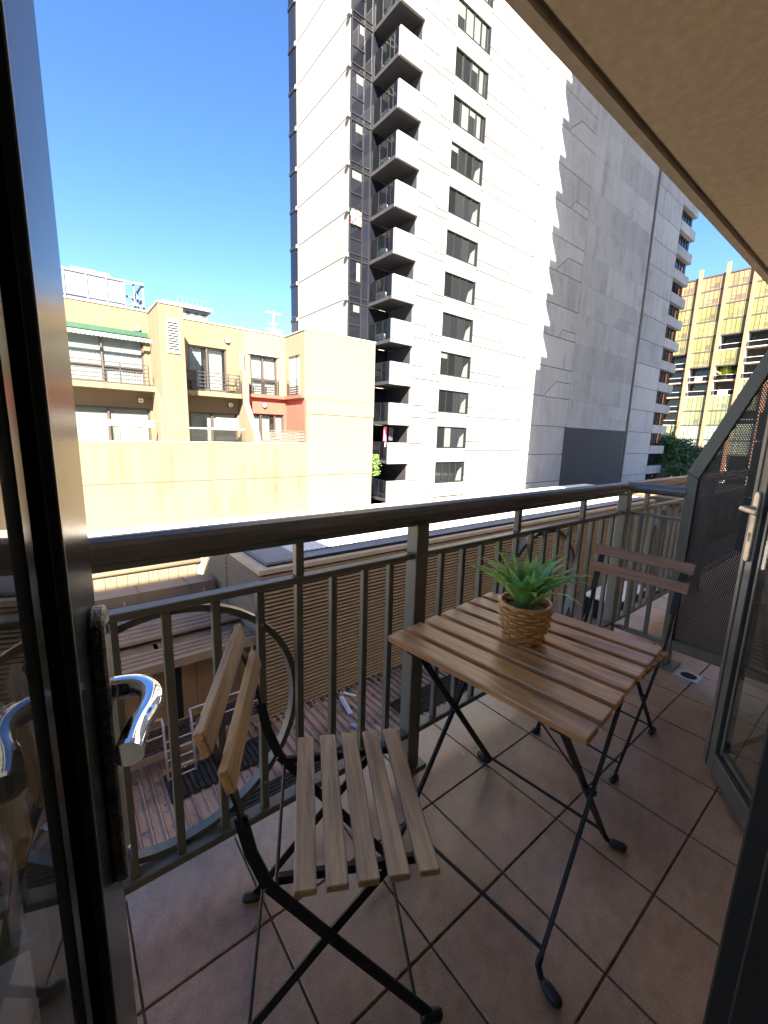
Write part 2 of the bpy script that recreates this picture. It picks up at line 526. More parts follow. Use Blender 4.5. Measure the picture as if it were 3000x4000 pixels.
# house wall with the two doorways and the dark room behind
hw = MB()
hw.box(-4, -.16, -.30, -.10, 0, ZC - .002)
hw.box(.98, 1.33, -.30, -.10, 0, ZC - .002)
hw.box(2.12, 8.0, -.30, -.10, 0, ZC - .002)
hw.box(-.16, .98, -.30, -.10, 2.34, ZC - .002)
hw.box(1.33, 2.12, -.30, -.10, 2.34, ZC - .002)
hwo = hw.build('house_wall', m_wall); struct(hwo)
rm = MB()
rm.box(-4, -3.9, -4.2, -.31, 0, ZC - .002); rm.box(7.9, 8, -4.2, -.31, 0, ZC - .002); rm.box(-3.89, 7.89, -4.2, -4.1, 0, ZC - .002)
struct(rm.build('room_wall', m_room))
struct(MB().box(-3.89, 7.89, -4.09, -.36, -.22, -.02).build('room_floor', m_room))

# ---- railing
YR = 1.075
def railing(name, label, x0, x1, posts, bal_x, circ, shorts):
    t = thing(name, label, 'railing', (x0, YR, 0))
    off = (x0, YR, 0)
    hr = MB(off)
    n = 14
    # handrail: wide flattened tube
    ring = [(YR + .036 * math.cos(2 * PI * k / n), 1.031 + .033 * math.sin(2 * PI * k / n)) for k in range(n)]
    hr.yz(ring, x0, x1 - x0)
    hr.build('handrail', m_handrail, t, smooth=False)
    MB(off).box(x0, x1, YR - .010, YR + .010, .985, 1.0).build('handrail_web', m_rail, t)
    MB(off).box(x0, x1, YR - .020, YR + .020, .866, .886).build('middle_rail', m_rail, t, .003)
    MB(off).box(x0, x1, YR - .022, YR + .022, .142, .166).build('bottom_rail', m_rail, t, .003)
    for px in posts:
        o = MB(off).box(px - .029, px + .029, YR - .029, YR + .029, .008, .992).build('post', m_rail, t, .003)
        MB(off).box(px - .055, px + .055, YR - .05, YR + .05, 0, .012).build('base_plate', m_rail, o, .002)
    bme = MB().box(-.0105, .0105, -.0105, .0105, .166, .866).mesh('baluster', m_rail, .0015)
    for bx in bal_x:
        inst('baluster', bme, t, (bx - x0, 0, 0))
    sme = MB().box(-.0125, .0125, -.0125, .0125, .886, 1.0).mesh('short_post', m_rail, .0015)
    for bx in shorts:
        inst('short_post', sme, t, (bx - x0, 0, 0))
    for cx in circ:
        r = MB(off)
        N = 56; ro, ri = .350, .332
        vs_ = []; fs_ = []
        for k in range(N):
            w = 2 * PI * k / N
            for rr_, yy in ((ro, .012), (ri, .012), (ri, .040), (ro, .040)):
                vs_.append((cx + rr_ * math.cos(w), YR + yy, .512 + rr_ * math.sin(w)))
        for k in range(N):
            a = k * 4; c = ((k + 1) % N) * 4
            for q in range(4):
                fs_.append((a + q, a + (q + 1) % 4, c + (q + 1) % 4, c + q))
        r.add(vs_, fs_)
        ro_ = r.build('ring', m_rail, t)
        for dx in (-.228, .228):
            for sz_ in (-1, 1):
                zz = .512 + sz_ * math.sqrt(.341 ** 2 - .228 ** 2)
                MB(off).tube([(cx + dx, YR - .010, zz), (cx + dx, YR - .0145, zz)], .006, 8).build('screw', m_satin, ro_)
    return t
bals = [.07, .181, .298, .418, .537, .656, .777, .887, 1.14, 1.262, 1.378, 1.50, 1.625, 1.742, 1.86, 1.98, 2.10, 2.22, 2.342, 2.465, 2.595]
bals = [-.06, -.18, -.30, -.42, -.54] + bals
rl = railing('balcony_railing', 'grey painted metal railing with round handrail and rings along the balcony edge', -2.5, 2.70, [-.71, 1.013, 2.735], bals, [.19, 1.905], [.537, 1.625, 2.22])
bn = [2.86 + .12 * k for k in range(0, 13)]
railing('balcony_railing', 'continuation of the grey railing past the corner post, along the neighbouring balcony', 2.765, 6.8, [4.46], bn, [3.60], [3.08, 3.9])
# return part of the railing to the screen
t = thing('return_railing', 'short grey railing joining the corner post to the perforated screen', 'railing', (2.776, 1.04, 0))
off = (2.776, 1.04, 0)
MB(off).prism([(2.776 + .031 * math.cos(2 * PI * k / 16), 1.055, 1.032 + .031 * math.sin(2 * PI * k / 16)) for k in range(16)], (0, -.285, 0)).build('handrail', m_handrail, t)
MB(off).box(2.758, 2.794, .775, 1.044, .866, .884).build('middle_rail', m_rail, t, .003)
MB(off).box(2.756, 2.796, .775, 1.044, .118, .142).build('bottom_rail', m_rail, t, .003)
for by in (.985, .875): MB(off).box(2.766, 2.786, by - .0105, by + .0105, .142, .866).build('baluster', m_rail, t, .0015)

# ---- perforated privacy screen
t = thing('privacy_screen', 'dark perforated metal privacy screen with slanting top at the end of the balcony', 'screen', (2.776, .75, 0))
off = (2.776, .75, 0)
def bar_yz(pts): return MB(off).yz(pts, 2.754, .044)
bar_yz([(.779, .012), (.779, 1.146), (.727, 1.112), (.727, .012)]).build('frame_post', m_rail, t, .002)
bar_yz([(.779, 1.148), (.140, 2.755), (.080, 2.755), (.727, 1.114)]).build('slanting_frame', m_rail, t, .002)
bar_yz([(.725, .108), (.725, .168), (-.09, .168), (-.09, .108)]).build('bottom_frame', m_rail, t, .002)
bar_yz([(-.098, .17), (-.098, 2.75), (-.06, 2.75), (-.06, .17)]).build('wall_frame', m_rail, t, .002)
MB(off).box(2.70, 2.85, .69, .81, 0, .012).build('base_plate', m_rail, t, .002)
MB(off).yz([(.735, .16), (.735, 1.12), (.115, 2.70), (-.07, 2.70), (-.07, .16)], 2.7755, .0012).build('perforated_sheet', m_mesh, t)

# ---- floor drain
t = thing('floor_drain', 'square steel floor drain with a round dark hole by the screen', 'drain', (2.735, .615, 0))
pl = MB(); Rn = 24
sq = []
for k in range(Rn):
    w = 2 * PI * k / Rn; c_, s_ = math.cos(w), math.sin(w); q = .056 / max(abs(c_), abs(s_))
    sq.append((q * c_, q * s_))
vs_ = []
for k in range(Rn):
    w = 2 * PI * k / Rn
    vs_ += [(sq[k][0], sq[k][1], .0015), (sq[k][0], sq[k][1], .0035), (.040 * math.cos(w), .040 * math.sin(w), .0035), (.040 * math.cos(w), .040 * math.sin(w), -.0075)]
fs_ = []
for k in range(Rn):
    a, c = k * 4, ((k + 1) % Rn) * 4
    for q in range(3): fs_.append((a + q, a + q + 1, c + q + 1, c + q))
pl.add(vs_, fs_).build('cover_plate', plain('drain steel', (.42, .44, .46), .4, .5), t)
MB().lathe((0, 0, .0012), [(.0395, 0), (.0395, .0008)], 24).build('drain_hole', m_dark, t)

# ---- the two glazed doors
def door_leaf(name, label, hinge, az, W, ztop=2.30, side=-1, style=0):
    """leaf running from the hinge along az; side: which way the seen face looks (-1: right of the direction)"""
    t = thing(name, label, 'door', (hinge[0], hinge[1], .03), 0)
    a = Vector((math.cos(az), math.sin(az), 0)); n = Vector((a.y, -a.x, 0)) * (1 if side < 0 else -1)
    z = Vector((0, 0, 1)); o = Vector((0, 0, 0)); H = ztop - .03
    mf = m_frame1 if style == 0 else m_frame
    fr, gk, bd = (.120, .150, .166) if style == 0 else (.062, .085, .10)
    f = MB()
    f.obox(o, a, n, z, (W - fr, W), (-.028, 0), (0, H))
    f.obox(o, a, n, z, (0, fr), (-.028, 0), (0, H))
    f.build('stile', mf, t, .002)
    f = MB()
    f.obox(o, a, n, z, (fr + .0005, W - fr - .0005), (-.028, 0), (0, fr + .02))
    f.obox(o, a, n, z, (fr + .0005, W - fr - .0005), (-.028, 0), (H - fr, H))
    f.build('cross_rail', mf, t, .002)
    # bright bevel strip along the free edge
    if style: MB().obox(o, a, n, z, (W - .014, W + .010), (-.012, .004), (0, H)).build('edge_strip', m_frame, t, .0015)
    else: MB().obox(o, a, n, z, (W - fr - .001, W - fr + .004), (-.004, .003), (0, H)).build('edge_strip', m_frame, t, .001)
    g_ = MB()
    g_.obox(o, a, n, z, (W - gk, W - fr - .0005), (-.0275, -.016), (fr + .02, H - fr))
    g_.obox(o, a, n, z, (fr, W - gk - .0005), (-.0275, -.018), (fr + .02, fr + .045))
    g_.build('gasket', m_gasket, t)
    b_ = MB()
    b_.obox(o, a, n, z, (W - bd, W - gk - .0005), (-.0275, -.005), (fr + .046, H - fr))
    b_.obox(o, a, n, z, (fr, W - bd - .0005), (-.0275, -.008), (fr + .046, fr + .062))
    b_.build('glazing_bead', mf, t, .001)
    MB().obox(o, a, n, z, (fr - .01, W - bd + .005), (-.0112, -.0082), (fr + .05, H - fr + .01)).build('glass_pane', m_glass, t)
    return t, a, n, z

E1 = Vector((.018, .44)); az1 = math.radians(80); W1 = .56
h1 = E1 - Vector((math.cos(az1), math.sin(az1))) * W1
t1, a1, n1, z1 = door_leaf('glass_door', 'glazed door leaf standing open at the left with polished chrome lever handle', h1, az1, W1)
E2 = Vector((1.976, .344)); az2 = math.radians(33.7); W2 = .74
h2 = E2 - Vector((math.cos(az2), math.sin(az2))) * W2
t2, a2, n2, z2 = door_leaf('glass_door', 'glazed door leaf standing open at the right with flat worn lever handle and keyhole plate', h2, az2, W2, side=1, style=1)

def plate_mb(o, a, n, zc0, zc1, w, th):
    pts = []
    for k in range(9):
        w_ = PI * k / 8; pts.append((w / 2 * math.cos(w_), zc1 - w / 2 + w / 2 * math.sin(w_)))
    for k in range(9):
        w_ = PI + PI * k / 8; pts.append((w / 2 * math.cos(w_), zc0 + w / 2 + w / 2 * math.sin(w_)))
    return MB().prism([o + a * p[0] + Vector((0, 0, p[1])) for p in pts], n * th)
# left door: long plate and chrome D lever
pc = a1 * (W1 - .033)
pz0, pz1 = .880 - .03, 1.150 - .03
pl1 = plate_mb(pc, a1, n1, pz0, pz1, .040, .011).build('lock_plate', m_satin, t1, .002)
for zz in (1.130 - .03, .90 - .03):
    MB().tube([pc + n1 * .010 + Vector((0, 0, zz)), pc + n1 * .0125 + Vector((0, 0, zz))], .006, 12).build('screw', m_chrome, pl1)
lz = 1.072 - .03
root = pc + Vector((0, 0, lz))
lev = []
ctrl = [(0, .008, 0), (0, .018, .0), (-.003, .028, 0), (-.010, .0355, 0), (-.022, .0405, -.001), (-.038, .0390, -.003), (-.054, .0325, -.005), (-.069, .0285, -.007), (-.080, .0265, -.008)]
pts = [root + a1 * c[0] + n1 * c[1] + Vector((0, 0, c[2])) for c in ctrl]
# smooth with Catmull-Rom
def catmull(p, k=4):
    out = []
    for i in range(len(p) - 1):
        p0 = p[max(i - 1, 0)]; p1 = p[i]; p2 = p[i + 1]; p3 = p[min(i + 2, len(p) - 1)]
        for j in range(k):
            u = j / k
            out.append(.5 * ((2 * p1) + (-p0 + p2) * u + (2 * p0 - 5 * p1 + 4 * p2 - p3) * u * u + (-p0 + 3 * p1 - 3 * p2 + p3) * u ** 3))
    out.append(p[-1]); return out
pp = catmull(pts)
rs = [.0100 - .0006 * math.sin(PI * i / len(pp)) for i in range(len(pp))]
o = MB().tube(pp, .011, 20, rs=rs).build('lever_handle', m_chrome, t1, smooth=True)
for p_ in o.data.polygons:
    if len(p_.vertices) > 4: p_.use_smooth = False
e_ = pp[-1]; d_ = (pp[-1] - pp[-3]).normalized()
MB().tube([e_ - d_ * .002, e_ + d_ * .0025], .0105, 20).build('lever_end_cap', m_chrome, o)
# right door: plate with keyhole and flat lever
pc = a2 * (W2 - .030)
pl2 = plate_mb(pc, a2, n2, .885 - .03, 1.140 - .03, .032, .009).build('lock_plate', m_nickel, t2, .002)
kz = .985 - .03
MB().tube([pc + n2 * .008 + Vector((0, 0, kz)), pc + n2 * .0105 + Vector((0, 0, kz))], .0085, 14).build('key_cylinder', m_satin, pl2)
MB().obox(pc + Vector((0, 0, kz - .012)), a2, n2, Vector((0, 0, 1)), (-.0055, .0055), (.0085, .0102), (-.012, .008)).build('key_cylinder', m_satin, pl2)
MB().obox(pc + Vector((0, 0, kz)), a2, n2, Vector((0, 0, 1)), (-.0012, .0012), (.0102, .0110), (-.004, .005)).build('keyhole', m_dark, pl2)
lz = 1.080 - .03
root = pc + Vector((0, 0, lz))
pts = [root + a2 * c[0] + n2 * c[1] + Vector((0, 0, c[2])) for c in [(0, .008, 0), (0, .034, 0), (-.005, .046, 0), (-.018, .052, .0), (-.04, .052, -.001), (-.075, .05, -.002), (-.11, .046, -.004)]]
MB().tube(catmull(pts), .0085, 12).build('lever_handle', m_nickel, t2, smooth=True)

# right jamb of the doorway we look out of
jt = thing('door_jamb', 'dark door jamb seen as a black upright at the lower right', 'door jamb', (.86, 0, 0))
off = (.86, 0, 0)
m_jamb = plain('dark jamb paint', (.020, .021, .020), .55, 0, .15, 8, .1)
MB(off).box(.79, .98, -.12, .076, .0, 2.34).build('outer_frame', m_jamb, jt, .003)
MB(off).box(.745, .789, -.30, .045, .0, 2.34).build('inner_stop', m_jamb, jt, .003)
MB(off).box(.725, .744, -.30, .005, .0, 2.34).build('rebate', m_gasket, jt, .002)

# ================================================================== FURNITURE
UX, UY, UZ = Vector((1, 0, 0)), Vector((0, 1, 0)), Vector((0, 0, 1))
def foot(mb, p, d, r=.013):
    """black plastic cap lying along d"""
    p = Vector(p); d = Vector(d)
    mb.tube([p, p + d * .012, p + d * .042, p + d * .05], r, 10, rs=[r * .75, r, r, r * .6])
    return mb

def make_chair(name, label, wm, bm_):
    t = thing(name, label, 'chair', group='folding bistro chairs')
    # local axes: x = forward (u), y = lateral (v), z up; origin under the rear edge of the seat
    for i in range(5):
        u = i * .0605
        MB().box(0, .0435, -.205, .205, -.0075, .0075).build('seat_slat', wm, t, .0028, loc=(u, 0, .452), seg=2).rotation_euler = (0, math.radians(.8), 0)
    for (u, z) in ((-.1435, .786), (-.108, .709)):
        o = MB().box(-.0085, .0085, -.205, .205, -.0235, .0235)
        o.v = [Vector((v.x * (1.0 if abs(v.y) < .1 else 1.0), v.y, v.z)) for v in o.v]
        o = o.build('backrest_slat', bm_, t, .0025, loc=(u, 0, z), seg=2)
        o.rotation_euler = (0, math.radians(-17), 0)
    for s in (-1, 1):
        y = s * .168
        MB().flat([(.292, .022), (.085, .272), (-.048, .437)], .024, (0, 0, 0), UX, UZ, y - .0025, y + .0025).build('front_leg', m_black, t)
        # twisted upper part of the same bar that carries the backrest
        m_ = MB().flat([(-.048, .437), (-.078, .520), (-.094, .600)], .024, (0, 0, 0), UX, UZ, y - .0025, y + .0025)
        m_.build('back_upright', m_black, t)
        MB().flat([(-.091, .590), (-.100, .640), (-.126, .722), (-.158, .806)], .006, (0, 0, 0), UX, UZ, y - .0125, y + .0125).build('back_upright', m_black, t)
        y2 = s * .150
        MB().flat([(-.120, .022), (.08, .278), (.205, .432)], .020, (0, 0, 0), UX, UZ, y2 - .0025, y2 + .0025).build('rear_leg', m_black, t)
        MB().box(-.030, .285, y2 + s * .004 - .006, y2 + s * .004 + .006, .424, .4435).build('seat_rail', m_black, t, .001)
        c1 = foot(MB(), (.275, y, .012), (1, 0, 0)).build('foot_cap', m_cap, t, smooth=True)
        c2 = foot(MB(), (-.105, y2, .012), (-1, 0, 0)).build('foot_cap', m_cap, t, smooth=True)
        MB().tube([(.0815, y + s * .006, .277), (.0815, y2 - s * .006, .277)], .005, 8).build('pivot_pin', m_black, t)
    for (u, z, w) in ((.262, .058, .168), (-.098, .050, .150), (-.035, .418, .168), (.012, .418, .150), (.145, .355, .150)):
        MB().tube([(u, -w, z), (u, w, z)], .0042, 8).build('cross_rod', m_black, t)
    return t

cth = math.atan2(-.468, .884)
c1 = make_chair('folding_chair', 'wooden slatted folding chair in front, weathered grey seat, nearest the left door', m_wood_c, m_wood_b)
c1.location = (.3735, .7695, 0); c1.rotation_euler = (0, 0, cth)
c2 = make_chair('folding_chair', 'dark wooden folding chair behind the table, its back to the perforated screen', m_wood_d, m_wood_d)
c2.location = (1.905, .705, 0); c2.rotation_euler = (0, 0, PI)

# ---- table: local x = across the slats (b), local y = along the slats
tb = thing('folding_table', 'square wooden slatted folding table with black crossed legs, between the two chairs', 'table', (1.045, .634, 0), math.radians(5.6))
for i in range(7):
    o = MB().box(-.0315, .0315, -.288, .288, -.009, .009).build('table_slat', m_wood_t, tb, .0032, loc=((i - 3) * .0838, 0, .703), seg=2)
    o.rotation_euler = (0, 0, math.radians(random.uniform(-.25, .25)))
for s in (-1, 1):
    MB().box(-.265, .265, s * .215 - .012, s * .215 + .012, .676, .693).build('top_rail', m_black, tb, .001)
    yo, yi = s * .232, s * .214
    MB().flat([(-.238, .045), (0, .365), (.235, .680)], .019, (0, 0, 0), UX, UZ, yo - .004, yo + .004).build('leg', m_black, tb)
    MB().flat([(.238, .045), (0, .365), (-.235, .680)], .019, (0, 0, 0), UX, UZ, yi - .004, yi + .004).build('leg', m_black, tb)
    MB().tube([(0, yo + s * .010, .365), (0, yi - s * .008, .365)], .008, 10).build('pivot_bolt', m_black, tb)
    for sx, yy in ((-1, yo), (1, yi)):
        lg = MB().tube([(sx * .236, yy, .052), (sx * .246, yy, .034), (sx * .252, yy + s * .012, .016), (sx * .254, yy + s * .030, .013)], .008, 8)
        lg.build('leg_bend', m_black, tb, smooth=True)
        foot(MB(), (sx * .254, yy + s * .018, .0135), (sx * .25, s * .97, 0), .0135).build('foot_cap', m_cap, tb, smooth=True)
for sx, w in ((-1, .232), (1, .214)):
    MB().tube([(sx * .226, -w, .062), (sx * .226, w, .062)], .0055, 8).build('foot_bar', m_black, tb)
MB().tube([(.02, -.21, .352), (.10, 0, .44), (.205, .20, .665)], .0035, 6).build('stay_wire', m_black, tb)
MB().tube([(-.205, -.214, .66), (-.205, .214, .66)], .005, 6).build('cross_rod', m_black, tb)

# ---- potted plant on the table
m_cane = plain('brown cane', (.60, .31, .11), .36, 0, .28, 60, .2, .5, 400)
m_soil = plain('brown gravel', (.20, .155, .10), .9, 0, .5, 160, .8)
pt = thing('potted_plant', 'artificial leafy green plant in a woven cane basket on the slatted table', 'potted plant', (1.058, .650, .7125), .4)
def prof(h): # radius of the basket by height 0..1
    return .049 + .022 * math.sin(min(1, h * 1.15) * PI / 2) + (.000 if h < .8 else -.002 * (h - .8) * 5)
NS = 18; HB = .114; NR = 11
for k in range(NR):
    h = (k + .5) / NR
    R0 = prof(h)
    ph = PI * (k % 2)
    pth = []
    for q in range(NS * 4):
        w = 2 * PI * q / (NS * 4)
        wob = .0046 * math.sin(w * NS / 2 * 1.0 + ph)
        pth.append((( R0 + wob) * math.cos(w), (R0 + wob) * math.sin(w), h * HB + .0012 * math.sin(w * NS / 2 + ph)))
    MB().tube(pth, .0050, 6, closed=True).build('woven_strand', m_cane, pt, smooth=True)
stk = MB()
for q in range(NS):
    w = 2 * PI * (q + .5) / NS * 1.0
    stk.tube([(prof(h / 6) * math.cos(w), prof(h / 6) * math.sin(w), h / 6 * HB) for h in range(7)], .0026, 6)
stk.build('upright_cane', m_cane, pt, smooth=True)
MB().tube([(.0715 * math.cos(2 * PI * q / 40), .0715 * math.sin(2 * PI * q / 40), HB + .001) for q in range(40)], .0052, 8, closed=True).build('basket_rim', m_cane, pt, smooth=True)
MB().lathe((0, 0, 0), [(.050, .0), (.060, .05), (.065, .090), (.065, .097)], 24).build('soil', m_soil, pt, smooth=False)
def speck(label, cat, x, y, sx, sy, rz, m):
    o = MB().box(-sx, sx, -sy, sy, 0, .0025).build('floor_speck', m, loc=(x, y, .0012), bevel=.0006); o.rotation_euler = (0, 0, rz)
    return tag(o, label, cat)
speck('small white paper sliver lying on the tiles under the table near the middle post', 'paper scrap', 1.235, .975, .010, .0022, 1.0, m_white)
speck('tiny pale blob dried on a tile beside the near chair back foot', 'paint spot', .31, .90, .006, .005, .3, m_ceiling)
def leaf_mat():
    m, nt, b, out = new_mat('soft plastic leaf')
    v = coords(nt, rnd=9.0)
    oi = nt.nodes.new('ShaderNodeObjectInfo')
    base = ramp(nt, oi.outputs['Random'], [(0, (.14, .46, .18)), (.3, (.30, .64, .14)), (.6, (.52, .80, .20)), (.85, (.66, .84, .34)), (1, (.30, .64, .34))])
    f = noise(nt, v, 45, 5, .7)
    col = mix(nt, 1.0, base, ramp(nt, f, [(.3, .60), (.65, 1.0)]), 'MULTIPLY')
    nt.links.new(col, b.inputs['Base Color'])
    b.inputs['Roughness'].default_value = .5
    tl = nt.nodes.new('ShaderNodeBsdfTranslucent'); nt.links.new(col, tl.inputs['Color'])
    ms = nt.nodes.new('ShaderNodeMixShader'); ms.inputs[0].default_value = .45
    nt.links.new(b.outputs[0], ms.inputs[1]); nt.links.new(tl.outputs[0], ms.inputs[2]); nt.links.new(ms.outputs[0], out.inputs['Surface'])
    return m
m_leaf = leaf_mat()
def leaf_blade(L, W, droop, seed):
    """blade from the origin out along +x, arching; veined, wavy edge"""
    rnd = random.Random(seed)
    n = 12; vs_ = []; fs_ = []
    ang = rnd.uniform(.0, .2)
    x = z = 0.0; a = PI / 2 - rnd.uniform(.0, .25)
    pos = []
    a0 = a; a1_ = a - droop
    for i in range(n + 1):
        s = i / n
        a = a0 + (a1_ - a0) * s ** 1.1
        pos.append((x, z, a))
        x += L / n * math.cos(a); z += L / n * math.sin(a)
    for i, (x, z, a) in enumerate(pos):
        s = i / n
        w = W * (math.sin(PI * min(1, s * 1.0) ** .75) ** .9 if 0 < s < 1 else 0) + .0025 * (1 - s)
        wav = 1 + .12 * math.sin(s * 23 + seed)
        for k in (-1, -.5, 0, .5, 1):
            up = .22 * w * abs(k) + .0016 * math.sin(s * 40 + k * 3) * (abs(k) > .4)
            vs_.append((x - up * math.sin(a), k * w * wav, z + up * math.cos(a)))
    for i in range(n):
        for k in range(4):
            q = i * 5 + k
            fs_.append((q, q + 1, q + 6, q + 5))
    m_ = MB(); m_.add(vs_, fs_)
    return m_
rl_ = random.Random(5)
NL = 68
for i in range(NL):
    ring_ = i / NL
    L = .120 + .105 * ring_ + rl_.uniform(-.01, .025)
    droop = .25 + 1.08 * ring_ + rl_.uniform(-.15, .2)
    m_ = leaf_blade(L, .0100 + rl_.uniform(0, .0055), droop, i)
    o = m_.build('leaf', m_leaf, pt, smooth=True)
    yaw = i * 2.39996 + rl_.uniform(-.2, .2)
    o.rotation_euler = (rl_.uniform(-.15, .15), rl_.uniform(-.05, .12) + .25 * ring_, yaw)
    o.location = (.012 * math.cos(yaw), .012 * math.sin(yaw), .088)
# ---- everything beyond the balcony

# dark slatted blind on the neighbouring balcony, behind the perforated screen
nbk = thing('slatted_blind', 'dark slatted blind on the neighbouring balcony, seen through the perforated screen', 'blind', (3.5, .3, 0))
z = .62; q = 0
while z < 2.6:
    MB((3.5, .3, 0)).box(3.49, 3.51, -.09, .66 - .06 * (z > 1.5) * (z - 1.2) , z, z + .172).build('slat', m_gasket, nbk); z += .178
# ================================================================== ROOFS BELOW
def zz(r, y): return r * y + CZ
YB = 7.0
ZB0, ZB1 = zz(-.782, YB), zz(-.352, YB)       # foot and top of the louvred walls
ZG = zz(-.785, YB)                             # low roof level
# low ribbed roof: one sheet with standing ribs along Y
lr = MB().box(-12, 40, .99, 7.4, ZG - .4, ZG).build('low_roof', m_low); struct(lr)
rib = MB()
x = -3.0; k = 0
while x < 26:
    rib.yz([(1.2, ZG), (7.35, ZG), (7.35, ZG + .040), (1.2, ZG + .040)], x, .022)
    rib.yz([(1.2, ZG + .001), (7.35, ZG + .001), (7.35, ZG + .014), (1.2, ZG + .014)], x - .020, .0195)
    x += .15
tag(rib.build('roof_rib', m_low, lr), kind='stuff')
dirt = MB(); x = -3.0  # thin dark strip along one side of each rib
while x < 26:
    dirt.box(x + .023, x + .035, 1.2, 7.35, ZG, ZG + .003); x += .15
tag(dirt.build('rib_dark_line', plain('dark line beside ribs', (.045, .035, .028), .95), lr), kind='stuff')

# louvred plant enclosure
XB0, XB1 = 2.73, 21.0
YBK = 10.9
bx = thing('louvred_enclosure', 'long tan louvred plant enclosure on the roof below the railing', 'plant enclosure', (XB0, YB, ZG))
off = (XB0, YB, ZG)
core = MB(off)
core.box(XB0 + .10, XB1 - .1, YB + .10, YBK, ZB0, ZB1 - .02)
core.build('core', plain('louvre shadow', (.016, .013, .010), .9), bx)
NLV = 37
pit = (ZB1 - .10 - ZB0) / NLV
# slats: drooping blades
sf = MB().add([(XB0, 0, 0), (XB1, 0, 0), (XB1, .048, .020), (XB0, .048, .020), (XB0, .0, -.016), (XB1, 0, -.016), (XB1, .048, .012), (XB0, .048, .012)],
              [(0, 1, 2, 3), (4, 7, 6, 5), (0, 4, 5, 1), (1, 5, 6, 2), (2, 6, 7, 3), (3, 7, 4, 0)])
sf.v = [v - Vector((XB0, 0, 0)) for v in sf.v]
# mitre the left end
sf.v[3].x += .048; sf.v[7].x += .048
sf_me = sf.mesh('louvre_slat', m_louvre)
ss = MB().add([(0, 0, 0), (0, YBK - YB, 0), (.048, YBK - YB, .020), (.048, .048, .020), (0, 0, -.016), (0, YBK - YB, -.016), (.048, YBK - YB, .012), (.048, .048, .012)],
              [(0, 3, 2, 1), (4, 5, 6, 7), (0, 1, 5, 4), (1, 2, 6, 5), (2, 3, 7, 6), (3, 0, 4, 7)])
ss_me = ss.mesh('louvre_slat', m_louvre)
for k in range(NLV):
    z = ZB0 + .03 + k * pit - ZG
    inst('louvre_slat', sf_me, bx, (0, random.uniform(-.002, .002), z))
    inst('louvre_slat', ss_me, bx, (random.uniform(-.002, .002), 0, z))
# corner post, mullion joints and flashing
for xx in [6.4, 10.1, 13.8, 17.5]:
    MB(off).box(xx - .008, xx + .008, YB - .004, YB + .03, ZB0, ZB1 - .09).build('joint_strip', m_louvre, bx)
MB(off).box(XB0 - .006, XB0 + .03, 8.93, 8.95, ZB0, ZB1 - .09).build('joint_strip', m_louvre, bx)
fl_ = MB(off)
fl_.box(XB0 - .012, XB1, YB - .012, YB + .13, ZB1 - .085, ZB1)
fl_.box(XB0 - .012, XB0 + .20, YB + .1301, YBK, ZB1 - .085, ZB1)
fl_.build('top_flashing', m_louvre_top, bx)
# corrugated top: shaded strip and corner coloured blue grey, sunlit part white
def corr(off, x0, x1, y0, y1, z, p, h, along='y'):
    m_ = MB(off); vs_ = []; fs_ = []
    n = int((x1 - x0) / (p / 2)) if along == 'y' else int((y1 - y0) / (p / 2))
    for i in range(n + 1):
        hz = z + (h if i % 2 else 0)
        if along == 'y':
            xx = x0 + (x1 - x0) * i / n; vs_ += [(xx, y0, hz), (xx, y1, hz)]
        else:
            yy = y0 + (y1 - y0) * i / n; vs_ += [(x0, yy, hz), (x1, yy, hz)]
    for i in range(n): fs_.append((2 * i, 2 * i + 2, 2 * i + 3, 2 * i + 1))
    return m_.add(vs_, fs_)
corr(off, XB0 + .22, XB1 - .1, YB + .20, YBK - .05, ZB1 + .012, .10, .022).build('corrugated_roof', m_roofblue, bx)
pb = MB(off).box(XB0 + .22, 3.66, YB + .22, 8.42, ZB1 + .001, ZB1 + .055); pb.build('shaded_corner', m_roofblue, bx)  # shaded corner of the roof, its shade put into the colour
corr(off, XB0 + .23, 3.65, YB + .23, 8.40, ZB1 + .058, .075, .014, 'x').build('shaded_corner_sheet', m_roofblue, bx)
corr(off, 3.7, XB1 - .1, YB + .62, YBK - .02, ZB1 + .040, .12, .02, 'y').build('sunlit_roof_sheet', m_roofwhite, bx)  # sunlit part of the same roof, given the white colour
MB(off).box(3.70, XB1 - .1, YB + .16, YB + .19, ZB1, ZB1 + .05).build('gutter_edge', m_dark, bx)

# dark gravel and leaf litter strip along the foot of the louvres
gm = MB()
rg = random.Random(3)
for i in range(420):
    x = rg.uniform(2.75, 20) if i % 3 else rg.uniform(2.75, 8); y = 7.02 - abs(rg.gauss(0, .12)); s = rg.uniform(.015, .05)
    gm.lathe((x, y, ZG), [(s, 0), (s * .8, s * .5), (s * .25, s * .75)], 5)
for i in range(260):
    x = rg.uniform(.3, 9); y = rg.uniform(3.4, 6.8); s = rg.uniform(.006, .022)
    gm.lathe((x, y, ZG), [(s, 0), (s * .7, s * .5), (s * .2, s * .7)], 5)
tag(gm.build('roof_litter', plain('dark litter', (.05, .042, .032), .95, 0, .6, 9)), 'dark leaf litter and grit lying on the low ribbed roof', 'litter', kind='stuff')

